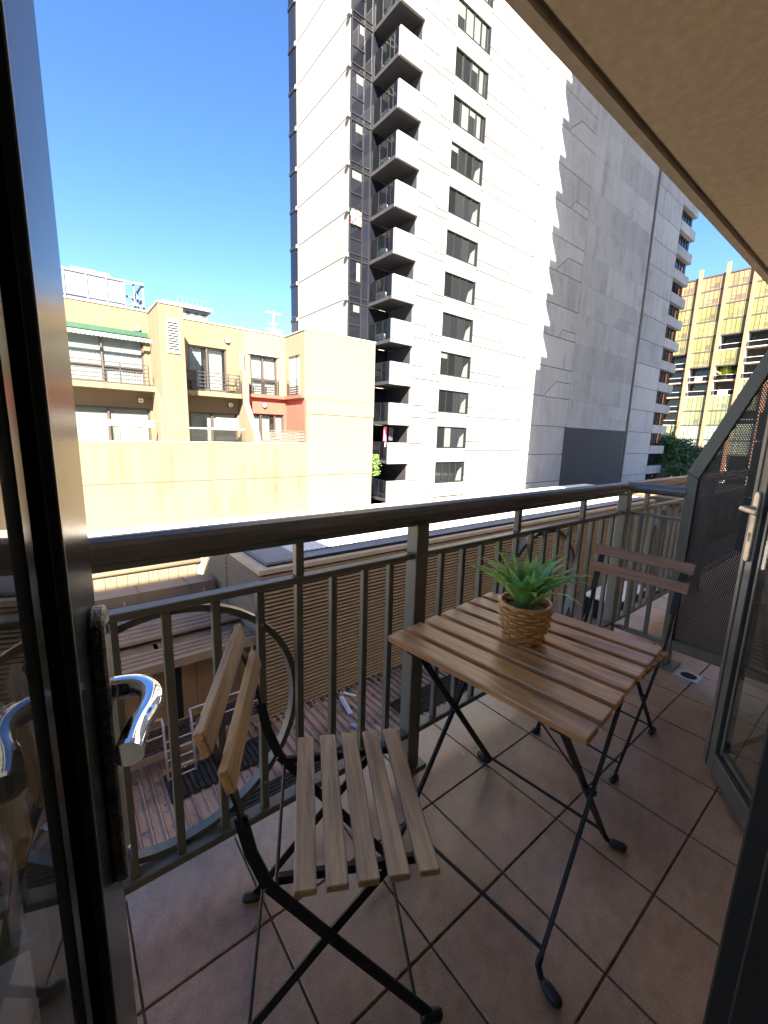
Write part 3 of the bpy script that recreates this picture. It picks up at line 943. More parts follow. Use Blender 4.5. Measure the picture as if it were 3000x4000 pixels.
# ribbed black mats on the low roof
def rmat(x0, x1, y0, y1, label, z=.03, n=None):
    t = thing('roof_mat', label, 'mat', (x0, y0, ZG + z))
    o = (x0, y0, ZG + z)
    MB(o).box(x0, x1, y0, y1, ZG + z, ZG + z + .02).build('mat_base', m_mat, t)
    p = .085; m_ = MB(o); x = x0
    while x < x1 - .04:
        m_.box(x, x + .058, y0 + .004, y1 - .004, ZG + z + .0202, ZG + z + .042); x += p
    tag(m_.build('mat_ribs', m_mat, t), kind='stuff')
rmat(.92, 2.55, 6.02, 6.62, 'black ribbed mat at the foot of the mauve ladder on the low roof')
def rmat2(x0, x1, y0, y1, label):
    t = thing('roof_mat', label, 'mat', (x0, y0, ZG + .03)); o = (x0, y0, ZG + .03)
    MB(o).box(x0, x1, y0, y1, ZG + .03, ZG + .05).build('mat_base', m_mat, t)
    m_ = MB(o); y = y0
    while y < y1 - .03:
        m_.box(x0 + .004, x1 - .004, y, y + .045, ZG + .0502, ZG + .072); y += .07
    tag(m_.build('mat_ribs', m_mat, t), kind='stuff')
rmat2(5.0, 8.6, 5.35, 5.95, 'lichen spotted dark slatted mat on the low roof, seen past the middle post')
rmat2(1.5, 3.9, 5.05, 5.55, 'dark slatted mat seen below the ring near the folding chair')

# small rubbish on the roof
m_paper = plain('pale cardboard', (.55, .58, .62), .8)
def scrap(name, label, cat, x, y, sx, sy, rz, c, fold=.02):
    t = MB().add([(-sx, -sy, 0), (0, -sy * 1.1, fold), (sx, -sy, .004), (sx * .9, sy, .004), (0, sy * .9, fold), (-sx, sy, 0), (-sx, -sy, -.004), (sx, -sy, -.002), (sx * .9, sy, -.002), (-sx, sy, -.004)],
               [(0, 1, 4, 5), (1, 2, 3, 4), (6, 9, 8, 7)]).build(name, c, loc=(x, y, ZG + .05))
    t.rotation_euler = (0, .05, rz); tag(t, label, cat)
scrap('cardboard_strip', 'long pale cardboard strip leaning on the low roof beside the louvres', 'cardboard', 4.26, 6.45, .05, .30, -.25, m_paper, .03)
scrap('cardboard_strip', 'short pale cardboard piece lying beside the long strip', 'cardboard', 4.52, 6.70, .035, .15, .55, m_paper, .03)
scrap('plastic_wrapper', 'small blue wrapper lying on the ribbed roof', 'wrapper', 4.05, 5.85, .045, .055, .4, plain('blue wrapper', (.20, .32, .60), .4), .012)
scrap('plastic_wrapper', 'white and blue wrapper by the wall foot near the middle post', 'wrapper', 6.55, 6.6, .06, .06, .9, plain('white blue wrapper', (.55, .62, .75), .4), .02)
scrap('plastic_bag', 'crumpled white bag near the foot of the near shed', 'plastic bag', 2.62, 6.1, .07, .08, .5, plain('white bag', (.62, .66, .70), .4), .05)
for i, (x, y, l) in enumerate([(3.2, 6.05, 'crushed can among dark litter near the louvre corner'), (6.1, 6.35, 'clump of dark debris lying left of the middle post'), (5.5, 5.9, 'small dark lump of debris in the middle of the ribbed roof')]):
    m_ = MB(); rg = random.Random(i)
    for k in range(9):
        a = rg.uniform(0, 6.28); r = rg.uniform(0, .07)
        m_.obox((r * math.cos(a), r * math.sin(a), rg.uniform(.005, .03)), Vector((math.cos(a), math.sin(a), .3)).normalized(), Vector((-math.sin(a), math.cos(a), 0)), Vector((-.3 * math.cos(a), -.3 * math.sin(a), 1)).normalized(), (-.03, .03), (-.012, .012), (-.008, .008))
    o = m_.build('debris', plain('debris grey', (.12, .12, .12) if i else (.35, .35, .34), .6), loc=(x, y, ZG + .03)); tag(o, l, 'debris')
cb = MB().tube(catmull([Vector(p) for p in [(3.55, 6.85, ZG + .05), (3.35, 6.55, ZG + .04), (3.1, 6.45, ZG + .04), (3.05, 6.2, ZG + .03), (3.3, 5.9, ZG + .03)]]), .006, 6).build('loose_cable', m_cap)
tag(cb, 'thin black cable curling over the ribbed roof beside the louvres', 'cable')

# near brown shed with walkway and ladder
sh = thing('roof_shed', 'low brown roof shed with stained plywood wall, left of the louvred enclosure', 'shed', (-4, 7.2, ZG))
off = (-4, 7.2, ZG)
ZS = zz(-.535, 7.12)
MB(off).box(-4, 2.70, 7.42, 11.0, ZG - .3, ZS - .02).build('back_volume', m_ply, sh)
MB(off).box(-4, 1.28, 7.36, 7.419, ZG - .3, ZS - .02).build('plywood_wall', m_ply, sh)
MB(off).box(1.28, 1.42, 7.40, 7.419, ZG + .3, ZS - .1).build('door_gap', m_dark, sh)
for x0, x1 in ((1.43, 1.66), (1.67, 2.42), (2.43, 2.69)):
    MB(off).box(x0, x1, 7.37, 7.419, ZG - .3, ZS - .02).build('plywood_sheet', m_ply, sh)
# ribbed roof strips and the sunken trough between them
def ribroof(y0, y1, z0, z1, n, name):
    m_ = MB(off)
    for i in range(n):
        a = y0 + (y1 - y0) * i / n; b = y0 + (y1 - y0) * (i + 1) / n
        za = z0 + (z1 - z0) * i / n; zb = z0 + (z1 - z0) * (i + 1) / n
        m_.yz([(a, za - .03), (b, zb - .03), (b, zb), (a + (b - a) * .62, zb), (a + (b - a) * .5, za + .036), (a + (b - a) * .12, za + .036), (a, za)], -4, 6.69)
    m_.build(name, m_duct, sh)
ribroof(7.16, 7.62, ZS, ZS + .06, 4, 'ribbed_roof')
ribroof(8.02, 8.6, ZS + .08, ZS + .14, 4, 'ribbed_roof')
MB(off).box(-4, 2.69, 7.63, 8.015, ZS - .16, ZS - .10).build('trough', m_roofblue, sh)
MB(off).box(1.10, 1.17, 7.64, 8.01, ZS - .09, ZS - .02).build('bracket', m_white, sh)
MB(off).box(-4, 2.70, 7.10, 7.155, ZS - .10, ZS + .05).build('fascia', m_duct, sh)
ribroof(8.61, 9.4, ZS + .10, ZS - .05, 5, 'ribbed_roof')
MB(off).tube([(2.63, 7.22, ZS - .08), (2.63, 7.22, ZG + .05)], .022, 8).build('downpipe', m_white, sh)
# grating walkway
wk = thing('walkway', 'dark steel grating walkway in front of the plywood shed wall', 'walkway', (-4, 6.7, ZG + .40))
off = (-4, 6.7, ZG + .40)
zg = ZG + .44
MB(off).box(-4, 2.70, 6.66, 6.69, zg - .10, zg + .01).build('edge_beam', m_duct, wk)
MB(off).box(-4, 2.70, 7.33, 7.355, zg - .10, zg + .01).build('edge_beam', m_duct, wk)
gr = MB(off); x = -1.0
while x < 2.7:
    gr.box(x, x + .006, 6.691, 7.329, zg - .03, zg); x += .04
for k in range(7): gr.box(-1.0, 2.7, 6.74 + k * .09, 6.75 + k * .09, zg - .012, zg + .002)
tag(gr.build('grating_bars', m_grate, wk), kind='stuff')
ld = thing('ladder', 'pale mauve steel ladder with raised hand loops leading to the grating walkway', 'ladder', (1.17, 6.75, ZG))
off = (1.17, 6.75, ZG)
zt = ZG + .98
for x0 in (.97, 1.38):
    MB(off).tube([(x0, 6.45, ZG + .02), (x0, 6.62, zt - .06), (x0, 6.66, zt), (x0, 6.72, zt + .02)] , .019, 8).build('stile', m_lav, ld, smooth=True)
for k in range(5):
    f = (k + .6) / 6.2
    MB(off).tube([(.97, 6.45 + .17 * f, ZG + f * .9), (1.38, 6.45 + .17 * f, ZG + f * .9)], .013, 8).build('rung', m_lav, ld)
for xx, s in ((1.38, 1), (.97, -1)):
    x2 = 2.62 if s > 0 else -1.2
    MB(off).tube([(xx, 6.72, zt + .02), (x2, 6.72, zt + .02)], .016, 8).build('handrail', m_lav, ld)
    MB(off).tube([(xx, 6.70, zg + .28), (x2, 6.70, zg + .28)], .013, 8).build('mid_rail', m_lav, ld)
MB(off).tube([(2.61, 6.72, zt + .02), (2.61, 6.72, zg)], .016, 8).build('guard_post', m_lav, ld)

# brown duct behind the shed
dt = thing('roof_duct', 'long brown sheet metal duct ending against the louvred side wall', 'duct', (-5, 9.5, zz(-.375, 9.5)))
off = (-5, 9.5, zz(-.375, 9.5))
zd0, zd1 = zz(-.378, 9.5), zz(-.352, 9.5)
for x0, x1 in ((-5, -1.8), (-1.79, 1.16), (1.17, 2.10), (2.11, 2.66)):
    MB(off).yz([(9.5, zd0), (9.5, zd1), (9.95, zz(-.335, 10)), (10.3, zz(-.338, 10.2)), (10.3, zd0)], x0, x1 - x0).build('duct_section', m_duct, dt)
for xx in (-1.8, 1.165, 2.105, 2.5):
    MB(off).yz([(9.475, zd0 - .02), (9.475, zd1 + .015), (9.95, zz(-.335, 10) + .025), (10.32, zz(-.338, 10.2) + .02), (10.32, zd0 - .02)], xx - .012, .03).build('flange', m_duct, dt)
for xx in (.85, 2.38):
    MB(off).box(xx, xx + .03, 9.42, 9.47, zd0 - .25, zd0 + .12).build('strut', m_lav, dt)

# the sunlit roofs beyond
ZW = zz(-.205, 20)
zw0 = zz(-.34, 10.8)
wr = MB()
wr.box(-14, XB0 - .02, 11.01, 19.98, ZW - 6, ZW)
wr.box(XB0 - .02, 41, YBK + .05, 19.98, ZW - 6, ZW)
wr.box(14.9, 41, 19.981, 26, ZW - 6, ZW - 1.6)
wr.box(41.01, 75, 11, 25.6, ZW - 6, ZW - 2.6)
struct(wr.build('white_roof', m_roofwhite))
pw = thing('parapet_wall', 'sunlit cream parapet with vertical sheet joints and rounded gutter beyond the duct', 'parapet', (-6, 10.9, ZG))
off = (-6, 10.9, ZG)
x = -6.0
MB(off).box(-6, XB0 - .03, 10.84, 10.99, ZG, zw0 + .42).build('backing', m_cope, pw)
me_ = MB().box(0, .205, 0, .03, 0, .40 + .32).mesh('sheet', m_ylw2)
while x < XB0 - .25:
    inst('sheet', me_, pw, (x + 6, -.10, zw0 - .32 - ZG)); x += .215
MB(off).tube([(-6, 10.83, zw0 + .43), (XB0 - .03, 10.83, zw0 + .43)], .075, 10).build('gutter', m_ylw2, pw, smooth=True)
gv = MB(); rg = random.Random(9)
for i in range(500):
    x = rg.uniform(-1.5, 2.6); y = rg.uniform(10.35, 10.75); s = rg.uniform(.012, .04)
    gv.lathe((x, y, zw0 - .35), [(s, 0), (s * .7, s * .6), (s * .2, s * .8)], 5)
gv.box(-6, 2.68, 10.31, 10.8, zw0 - .45, zw0 - .345)
tag(gv.build('dry_leaves', plain('dry leaves', (.50, .38, .20), .9, 0, .4, 20)), 'sunlit dry leaves lying in the gutter strip behind the duct', 'leaf litter', kind='stuff')
mon = thing('roof_monitor', 'low pale ribbed roof hatch sitting on the sunlit white roof', 'roof hatch', (5.2, 15, ZW))
off = (5.2, 15, ZW)
MB(off).box(4.4, 5.9, 15, 16.5, ZW, ZW + .35).build('box', m_cope, mon)
corr(off, 4.38, 5.92, 14.98, 16.5, ZW + .36, .12, .03).build('ribbed_sheet', m_roofwhite, mon)
# tan building and equipment past the right end of the louvres
tnb = thing('tan_building', 'tan wall with a row of small windows behind the neighbouring railing', 'building', (24, 8, ZG))
off = (24, 8, ZG)
MB(off).box(22.6, 36, 6.6, 9.5, ZG - 1, zz(-.36, 7)).build('wall', m_ylw, tnb)
for k in range(6):
    o = MB(off).box(23.2 + k * 2.0, 24.4 + k * 2.0, 6.55, 6.598, ZG + 1.0, ZG + 2.0).build('window', m_brown, tnb)
    MB(off).box(23.3 + k * 2.0, 24.3 + k * 2.0, 6.53, 6.549, ZG + 1.1, ZG + 1.9).build('pane', m_pane, o)
ac = thing('roof_unit', 'large white topped black air handling box standing on the low roof past the louvres', 'air handling unit', (13.3, 5.6, ZG))
off = (13.3, 5.6, ZG)
MB(off).box(13.0, 15.6, 5.0, 6.0, ZG, ZG + .62).build('casing', m_mat, ac)
for k in range(4): MB(off).box(13.0 + k * .65, 13.64 + k * .65, 4.98, 6.02, ZG + .621, ZG + .66).build('lid_sheet', m_roofwhite, ac)

# ================================================================== WHITE TOWER
m_tdrape = plain('pale grey drape', (.13, .135, .12), .9, 0, .2, 3)
YT = 26.0; YW = 25.65; PK = .118 * YT
def TX(r): return r * YT
def TZ(r): return zz(r, YT)
tw = thing('white_tower', 'tall white concrete apartment tower with stepped balconies and a shaded blank side wall', 'tower', (30, YT, -16))
off = (30, YT, -16)
back = MB(off)
back.box(19.15, 71.4, 29.35, 38.7, -16, 52)
back.box(23.2, 37.9, 26.30, 29.34, -16, 52)
back.box(38.1, 71.4, 25.86, 29.34, -16, 52)
back.box(37.98, 38.09, 25.80, 29.34, -16, 52)
back.build('core', m_conc_back, tw)
seam = .034
def panel(pts, y, d, name='wall_panel', mat=None, s=None):
    """polygon in x,z shrunk to leave a joint"""
    cx = sum(p[0] for p in pts) / len(pts); cz = sum(p[1] for p in pts) / len(pts)
    q = []
    n = len(pts)
    sm = seam if s is None else s
    # inset polygon edges
    area = sum(pts[i][0] * pts[(i + 1) % n][1] - pts[(i + 1) % n][0] * pts[i][1] for i in range(n))
    sg = 1 if area > 0 else -1
    for i in range(n):
        a = Vector(pts[i - 1]); b = Vector(pts[i]); c = Vector(pts[(i + 1) % n])
        d1 = (b - a).normalized(); d2 = (c - b).normalized()
        n1 = Vector((-d1.y, d1.x)) * sg; n2 = Vector((-d2.y, d2.x)) * sg
        bis = (n1 + n2); bis = bis / max(.3, bis.dot(n1))
        q.append(b + bis * sm)
    return MB(off).xz(q, y, d).build(name, mat or m_conc, tw)
XP0, XP1 = TX(.802), TX(.884)
XWL, XWR = TX(1.0075), TX(1.149)
XJ0, XJ1 = TX(1.154), TX(1.456)
rt = random.Random(11)
KMAX = 14
ac_me = None
fan_pts = None
blinds = {}
for k in range(-1, KMAX):
    zl = TZ(.423 + .118 * (k - 5))            # lower seam
    zu = zl + PK
    z_z0 = TZ(.450 + .118 * (k - 5)); z_z1 = TZ(.4325 + .118 * (k - 5))
    zwb = TZ(.437 + .118 * (k - 5)); zwt = TZ(.508 + .118 * (k - 5))
    zpt = TZ(-.139 + .118 * k + .0005); zpb = TZ(-.139 + .118 * k - .064)
    if zl > 46: break
    zll = TZ(.413 + .118 * (k - 5)); zlu = zll + PK
    # middle bay: strip and upper piece
    xm0, xm1 = TX(.939), TX(.958)
    panel([(XP1, zll), (XWL, zll), (XWL, z_z1), (xm1, z_z1), (xm0, z_z0), (XP1, z_z0)], YT, .28)
    panel([(XP1, z_z0), (xm0, z_z0), (xm1, z_z1), (XWL, z_z1), (XWL, zlu), (XP1, zlu)], YT, .28)
    # spandrel between the windows
    panel([(XWL, zwt - PK), (XWR + .02, zwt - PK), (XWR + .02, zwb), (XWL, zwb)], YT - .005, .28, 'spandrel_panel', s=.0)
    # ribbon window
    fr = MB(off)
    fr.box(XWL, XWR, YT + .10, YT + .20, zwb, zwb + .07)
    fr.box(XWL, XWR, YT + .10, YT + .20, zwt - .07, zwt)
    for s in (0, .25, .5, .72, .97):
        xx = XWL + s * (XWR - XWL)
        fr.box(xx, xx + .085, YT + .09, YT + .20, zwb + .071, zwt - .071)
    wo_ = fr.build('ribbon_window', m_tframe, tw)
    MB(off).box(XWL, XWR - .002, YT - .03, YT + .085, zwb - .03, zwb + .03).build('sill', m_tframe, wo_)
    for i, s in enumerate((0, .25, .5, .72)):
        x0 = XWL + s * (XWR - XWL) + .086; x1 = XWL + (.25, .5, .72, .97)[i] * (XWR - XWL) - .001
        bl = (i == 3) or rt.random() < (.35 if k > 6 else .12)
        MB(off).box(x0, x1, YT + .15, YT + .16, zwb + .07, zwt - .07).build('pane', m_twin, wo_)
        if i == 3:   # bright inner reveal seen through the last pane
            MB(off).xz([(x0 + .04, zwb + .08), (x1 - .02, zwb + .08), (x1 - .02, zwt - .5), (x0 + .30, zwb + .9)] if k < 9 else [(x0 + .1, zwb + .08), (x1 - .3, zwb + .08), (x1 - .3, zwt - .1), (x0 + .1, zwt - .1)], YT + .146, .0035).build('blind', m_tblind, wo_)
        elif bl:
            hgt = rt.choice([.25, .5, 1.0])
            MB(off).box(x0 + .02, x1 - .02, YT + .146, YT + .1495, zwt - .07 - (zwt - zwb - .15) * hgt, zwt - .075).build('blind', m_tblind, wo_)
    MB(off).box(XWR + .021, XJ0 - .001, YT + .05, YT + .28, zwt - PK, zwt).build('joint_strip', m_tframe, tw)
    # right bay
    xr0, xr1 = TX(1.321), TX(1.346)
    zr0 = TZ(.4595 + .118 * (k - 5)); zr1 = TZ(.428 + .118 * (k - 5))
    panel([(XJ0, zr1), (xr1, zr1), (xr0, zr0), (XJ0, zr0)], YT, .28)
    panel([(XJ0, zr0), (xr0, zr0), (xr1, zr1), (XJ1, zr1), (XJ1, zr1 + PK), (XJ0, zr1 + PK)], YT, .28)
    # step return
    MB(off).box(37.87, 37.975, YW + .002, YT - .002, zr1 + .02, zr1 + PK - .02).build('return_panel', m_conc, tw)
    # parapet and recessed balcony
    if k >= 0 or True:
        p_ = MB(off).box(XP0, XP1 - .004, YT - .01, YT + .16, zpb, zpt).build('parapet_panel', m_conc, tw)
        MB(off).box(XP0 + .01, XP1 - .005, YT + .161, 29.09, zpb + .02, zpb + .26).build('balcony_slab', m_slabshade, tw)
        fg = MB(off)
        for i in range(4):
            yy = YT + .2 + i * .95
            fg.box(XP0 + .02, XP0 + .06, yy, yy + .04, zpb + .10, zpt)
        fg.box(XP0 + .02, XP0 + .06, YT + .17, 29.08, zpt, zpt + .03)
        go = fg.build('glass_balustrade', m_tframe, tw)
        for i in range(3):
            yy = YT + .2 + i * .95 + .045
            MB(off).box(XP0 + .034, XP0 + .046, yy, yy + .90, zpb + .14, zpt - .005).build('glass_panel', m_balglass, go)
        # side wall of the recess
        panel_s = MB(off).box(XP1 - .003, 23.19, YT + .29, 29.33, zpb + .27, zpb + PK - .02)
        panel_s.build('recess_wall', m_slabshade, tw)
    # curtain wall behind the balcony gap
    xa, xb, xc = TX(.6515) * 29.1 / 26, TX(.6515) * 29.1 / 26 + 1.13, 20.86
    z0 = zpb; cw = MB(off)
    for xx in (xa, xb, xc - .10):
        cw.box(xx, xx + .09, 29.1, 29.22, z0, z0 + PK - .001)
    for zc in (z0, z0 + .42, z0 + 1.45):
        cw.box(xa + .091, xb - .001, 29.1, 29.2, zc, zc + .08)
        if zc != z0 + 1.45: cw.box(xb + .091, xc - .101, 29.1, 29.2, zc, zc + .08)
    co = cw.build('curtain_wall', m_tframe, tw)
    MB(off).box(xa + .09, xb, 29.15, 29.16, z0 + .08, z0 + PK).build('pane', m_tglass, co)
    MB(off).box(xb + .09, xc - .10, 29.15, 29.16, z0 + .08, z0 + PK).build('pane', m_tglass, co)
    c_ = [m_tblind, m_tblind, m_tdrape][rt.randrange(3)]
    w_ = rt.choice([.35, .6, .85]); h_ = rt.choice([.5, .9, 1.3, 2.0])
    MB(off).box(xb - .05 - w_, xb - .06, 29.144, 29.149, z0 + PK - .1 - h_, z0 + PK - .1).build('blind', c_, co)
    MB(off).box(xc - .01, 23.19, 29.15, 29.2, zpb + .27, zpb + PK - .01).build('balcony_glazing', m_tglass, tw)
    # left side wall (faces -x)
    zf = TZ(.415 + .118 * (k - 5)) - .45
    vs1 = [(29.2, zf), (37.55, zf), (37.55, zf + PK), (29.2, zf + PK)]
    MB(off).yz([(p[0] + (seam if i in (0, 3) else -seam), p[1] + (seam if i < 2 else -seam)) for i, p in enumerate(vs1)], 18.94, .16).build('side_panel', m_conc, tw)
    MB(off).box(18.72, 18.938, 29.12, 29.45, zf - .16, zf + .14).build('bracket', m_conc, tw)
    MB(off).box(18.80, 18.938, 37.4, 37.6, zf - .16, zf + .14).build('bracket', m_conc, tw)
    # dark glazed strip at the far corner
    MB(off).box(18.86, 19.1, 37.62, 38.75, zf + .12, zf + PK - .12).build('corner_glazing', m_tglass, tw)
    MB(off).box(18.80, 19.1, 37.61, 38.80, zf - .119, zf + .119).build('corner_band', m_tframe, tw)
    # shaded side: big panels
    zs = zz(.4235, YW) + (k - 5) * PK - .12
    xd, xe_, xf = 46.7, 57.0, 62.35
    lowdark = zs + PK < zz(.075, YW) + .4
    if not lowdark:
        a = .0
        kk = k % 4
        if kk == 1:
            panel([(37.99, zs), (43.2, zs), (43.9, zs + .9), (xd, zs + .9), (xd, zs + PK), (37.99, zs + PK)], YW, .2, mat=m_conc_s)
            panel([(43.2, zs), (xd, zs), (xd, zs + .9), (43.9, zs + .9)], YW, .2, mat=m_conc_s)
        elif kk == 3:
            panel([(37.99, zs), (41.4, zs), (43.7, zs + 1.7), (xd, zs + 1.7), (xd, zs + PK), (37.99, zs + PK)], YW, .2, mat=m_conc_s)
            panel([(41.4, zs), (xd, zs), (xd, zs + 1.7), (43.7, zs + 1.7)], YW, .2, mat=m_conc_s)
        else:
            panel([(37.99, zs), (xd, zs), (xd, zs + PK), (37.99, zs + PK)], YW, .2, mat=m_conc_s)
        if kk == 0:
            panel([(xd, zs), (xe_, zs), (xe_, zs + PK), (xd, zs + PK)], YW, .2, mat=m_conc_s, s=.006)
            panel([(xe_, zs), (xf, zs), (xf, zs + PK), (xe_, zs + PK)], YW, .2, mat=m_conc_s, s=.01)
        elif kk == 2:
            panel([(xd, zs), (55.2, zs), (56.6, zs + 1.3), (xf, zs + 1.3), (xf, zs + PK), (xd, zs + PK)], YW, .2, mat=m_conc_s, s=.012)
            panel([(55.2, zs), (xf, zs), (xf, zs + 1.3), (56.6, zs + 1.3)], YW, .2, mat=m_conc_s, s=.012)
        else:
            panel([(xd, zs), (52.5, zs), (52.5, zs + PK), (xd, zs + PK)], YW, .2, mat=m_conc_s, s=.006)
            panel([(52.5, zs), (xf, zs), (xf, zs + PK), (52.5, zs + PK)], YW, .2, mat=m_conc_s, s=.006)
    else:
        panel([(37.99, zs), (46.4, zs), (46.4, zs + PK), (37.99, zs + PK)], YW, .2, mat=m_conc_s)
    panel([(63.15, zs), (71.5, zs), (71.5, zs + PK), (63.15, zs + PK)], YW, .2, mat=m_conc_s)
    # far right balconies
    zr = zz(-.134 + .1212 * k, YW)
    MB(off).prism([(71.55, YW, zr - 1.22), (77.4, YW, zr - 1.22), (77.55, YW + .15, zr - 1.22), (77.55, YW + 2.9, zr - 1.22), (71.55, YW + 2.9, zr - 1.22)], (0, 0, 1.22)).build('corner_balcony', m_conc_s, tw)
    o = MB(off).box(71.51, 77.3, 26.25, 28.4, zr - 1.22 - (PK - 1.22) + .002, zr - 1.222).build('balcony_glazing', m_tglass, tw)
    for q in range(5): MB(off).box(72.2 + q * 1.05, 72.3 + q * 1.05, 26.18, 26.249, zr - PK + .003, zr - 1.223).build('mullion', m_tframe, o)
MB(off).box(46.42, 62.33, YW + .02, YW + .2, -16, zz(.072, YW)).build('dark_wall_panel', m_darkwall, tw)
MB(off).box(62.4, 63.1, YW + .05, YW + .24, -16, 50).build('recess_strip', m_pipe, tw)
MB(off).tube([(62.72, YW - .02, -14), (62.72, YW - .02, 50)], .10, 8).build('drainpipe', m_pipe, tw, smooth=True)
MB(off).box(37.9, 71.5, YW - .01, YW + .2, -16, zz(-.134, YW) - 2.35).build('base_wall', m_conc_s, tw)
MB(off).tube([(38.25, YW - .03, zz(-.19, YW)), (38.25, YW - .03, zz(-.09, YW)), (38.22, YW - .03, zz(-.085, YW)), (38.22, YW - .03, zz(.0, YW))], .035, 6).build('conduit', m_tframe, tw)

# air conditioners and small things on the tower balconies
def make_ac(label, loc):
    t = thing('air_conditioner', label, 'air conditioner', loc, group='air conditioners on the tower balconies')
    MB().box(-.03, .35, -.42, .42, 0, .68).build('casing', m_white, t, .015)
    MB().prism([(-.045, .10 + .24 * math.cos(2 * PI * q / 20), .34 + .24 * math.sin(2 * PI * q / 20)) for q in range(20)], (.014, 0, 0)).build('fan_grille', plain('grey fan grille', (.34, .34, .32), .6), t)
    MB().prism([(-.052, .10 + .07 * math.cos(2 * PI * q / 12), .34 + .07 * math.sin(2 * PI * q / 12)) for q in range(12)], (.006, 0, 0)).build('fan_hub', m_white, t)
    return t
names = ['on the lowest lit', 'second', 'third', 'fourth', 'fifth', 'sixth', 'seventh', 'eighth', 'ninth']
ac0 = None
for i, k in enumerate(range(4, 12)):
    z = TZ(-.139 + .118 * k - .064) + .27
    lb = 'white air conditioner box on the tower balcony, %s one counting up from the ochre roof' % ['lowest', 'second', 'third', 'fourth', 'fifth', 'sixth', 'seventh', 'eighth'][i]
    if ac0 is None: ac0 = make_ac(lb, (21.25, 28.15, z))
    else: copy_tree(ac0, lb, (21.25, 28.15 + rt.uniform(-.1, .1), z), rt.uniform(-.1, .1))
def cloth(name, label, cat, x, y, z0, z1, w, mat, rz=0):
    vs_ = []; fs_ = []; n = 8
    for i in range(n + 1):
        s = i / n; xx = -w / 2 + w * s
        vs_ += [(xx, .03 * math.sin(i * 2.2), z1 - z0), (xx + .02 * math.sin(i), .05 * math.sin(i * 1.7 + 1), .03 * math.sin(i * 1.3))]
    for i in range(n): fs_.append((2 * i, 2 * i + 2, 2 * i + 3, 2 * i + 1))
    m_ = MB().add(vs_, fs_)
    b_ = MB().add([(v[0], v[1] + .012, v[2]) for v in vs_], [f[::-1] for f in fs_]); m_.add([tuple(v) for v in b_.v], b_.f)
    o = m_.build(name, mat, loc=(x, y, z0)); o.rotation_euler = (0, 0, rz)
    return tag(o, label, cat)
k = 1; zb = TZ(-.139 + .118 * k)
cloth('shirt', 'pink and white shirt hung to dry on a low tower balcony', 'shirt', 21.3, 27.0, zb + .1, zb + 1.25, .6, plain('pink cloth', (.70, .10, .18), .9), .5)
cloth('shirt', 'black shirt hanging to the right of the pink shirt on the tower balcony', 'shirt', 21.9, 27.0, zb + .15, zb + 1.2, .6, plain('black cloth', (.04, .04, .06), .9), .3)
cloth('towel', 'pale towel draped low under the hanging shirts on the tower balcony', 'towel', 21.0, 26.5, zb - .35, zb + .05, .5, m_curtain, .6)
# plush toys in one window of the glass strip
toy = MB(); rg = random.Random(4)
zt0 = TZ(-.139 + .118 * 6) - .1
cols = [(.75, .08, .10), (.08, .25, .70), (.80, .65, .05), (.75, .75, .75), (.80, .25, .45), (.20, .55, .25)]
tts = []
for i in range(30):
    c = cols[i % 6]
    if i < 6: tts.append(plain('toy colour', c, .8))
    x = 19.05 + rg.uniform(.42, 1.0); z = zz(.537, 29.1) + (i // 5) * .16 + rg.uniform(-.03, .03)
    x = 19.12 + (i % 5) * .20 + rg.uniform(-.03, .03)
    o = MB().lathe((0, 0, 0), [(.03, -.09), (.085, -.04), (.085, .03), (.05, .08), (.02, .1)], 8).build('plush_toy', tts[i % 6], loc=(x, 29.02, z), smooth=True)
    tag(o, ['red', 'blue', 'yellow', 'white', 'pink', 'green'][i % 6] + ' plush toy, %s row from the bottom of the tower window heap' % ['first', 'second', 'third', 'fourth', 'fifth', 'top'][i // 5], 'plush toy', 'plush toys heaped in a tower window')

# ================================================================== OCHRE BUILDING
YO, YM = 20.0, 22.2
ZTOP = zz(.229, YM)
ZL = zz(-.027, YO)                       # ledge of the lower balconies
oc = thing('ochre_building', 'ochre rendered apartment building with recessed balconies and a broad chimney shaft', 'building', (3, YO, ZW))
off = (3, YO, ZW)
XC0, XC1 = 3.86, 4.80; XR0, XR1 = 10.58, 14.88
def OB(name, mat, parent=None, bevel=0): pass
MB(off).box(-14, XR0 - .012, YO, YO + .25, -16, ZL - .002).build('lower_wall', m_stain, oc)
MB(off).box(-14, XR0 - .012, YO + .251, YM + .3, ZL - .5, ZL - .30).build('balcony_floor', m_ylw, oc)
MB(off).box(-14, XR0 - .012, YO - .03, YO + .28, ZL, ZL + .035).build('ledge_coping', m_cope, oc)
# main upper wall pieces around openings (y = YM)
def wall_with_holes(x0, x1, z0, z1, holes, y, d, mat, name='upper_wall'):
    xs = sorted({x0, x1} | {h[0] for h in holes} | {h[1] for h in holes})
    m_ = MB(off)
    for i in range(len(xs) - 1):
        a, b = xs[i], xs[i + 1]
        cuts = sorted([(h[2], h[3]) for h in holes if h[0] <= a + 1e-6 and h[1] >= b - 1e-6])
        z = z0
        for c0, c1 in cuts:
            if c0 > z: m_.box(a, b, y, y + d, z, c0)
            z = c1
        if z < z1: m_.box(a, b, y, y + d, z, z1)
    return m_.build(name, mat, oc)
W1_ = (-1.6, 3.60, zz(.086, YM), zz(.176, YM))
W1l = (-1.6, 3.70, ZL - .28, zz(.041, YM))
W2_ = (5.45, 7.26, zz(.088, YM), zz(.180, YM))
W2l = (5.40, 7.72, ZL - .28, zz(.040, YM))
W3_ = (8.46, 9.94, zz(.086, YM), zz(.178, YM))
W3l = (8.50, 10.30, zz(-.02, YM), zz(.044, YM))
wall_with_holes(-14, XC0 - .002, ZL - .29, ZTOP, [W1_, W1l], YM, .3, m_ylw)
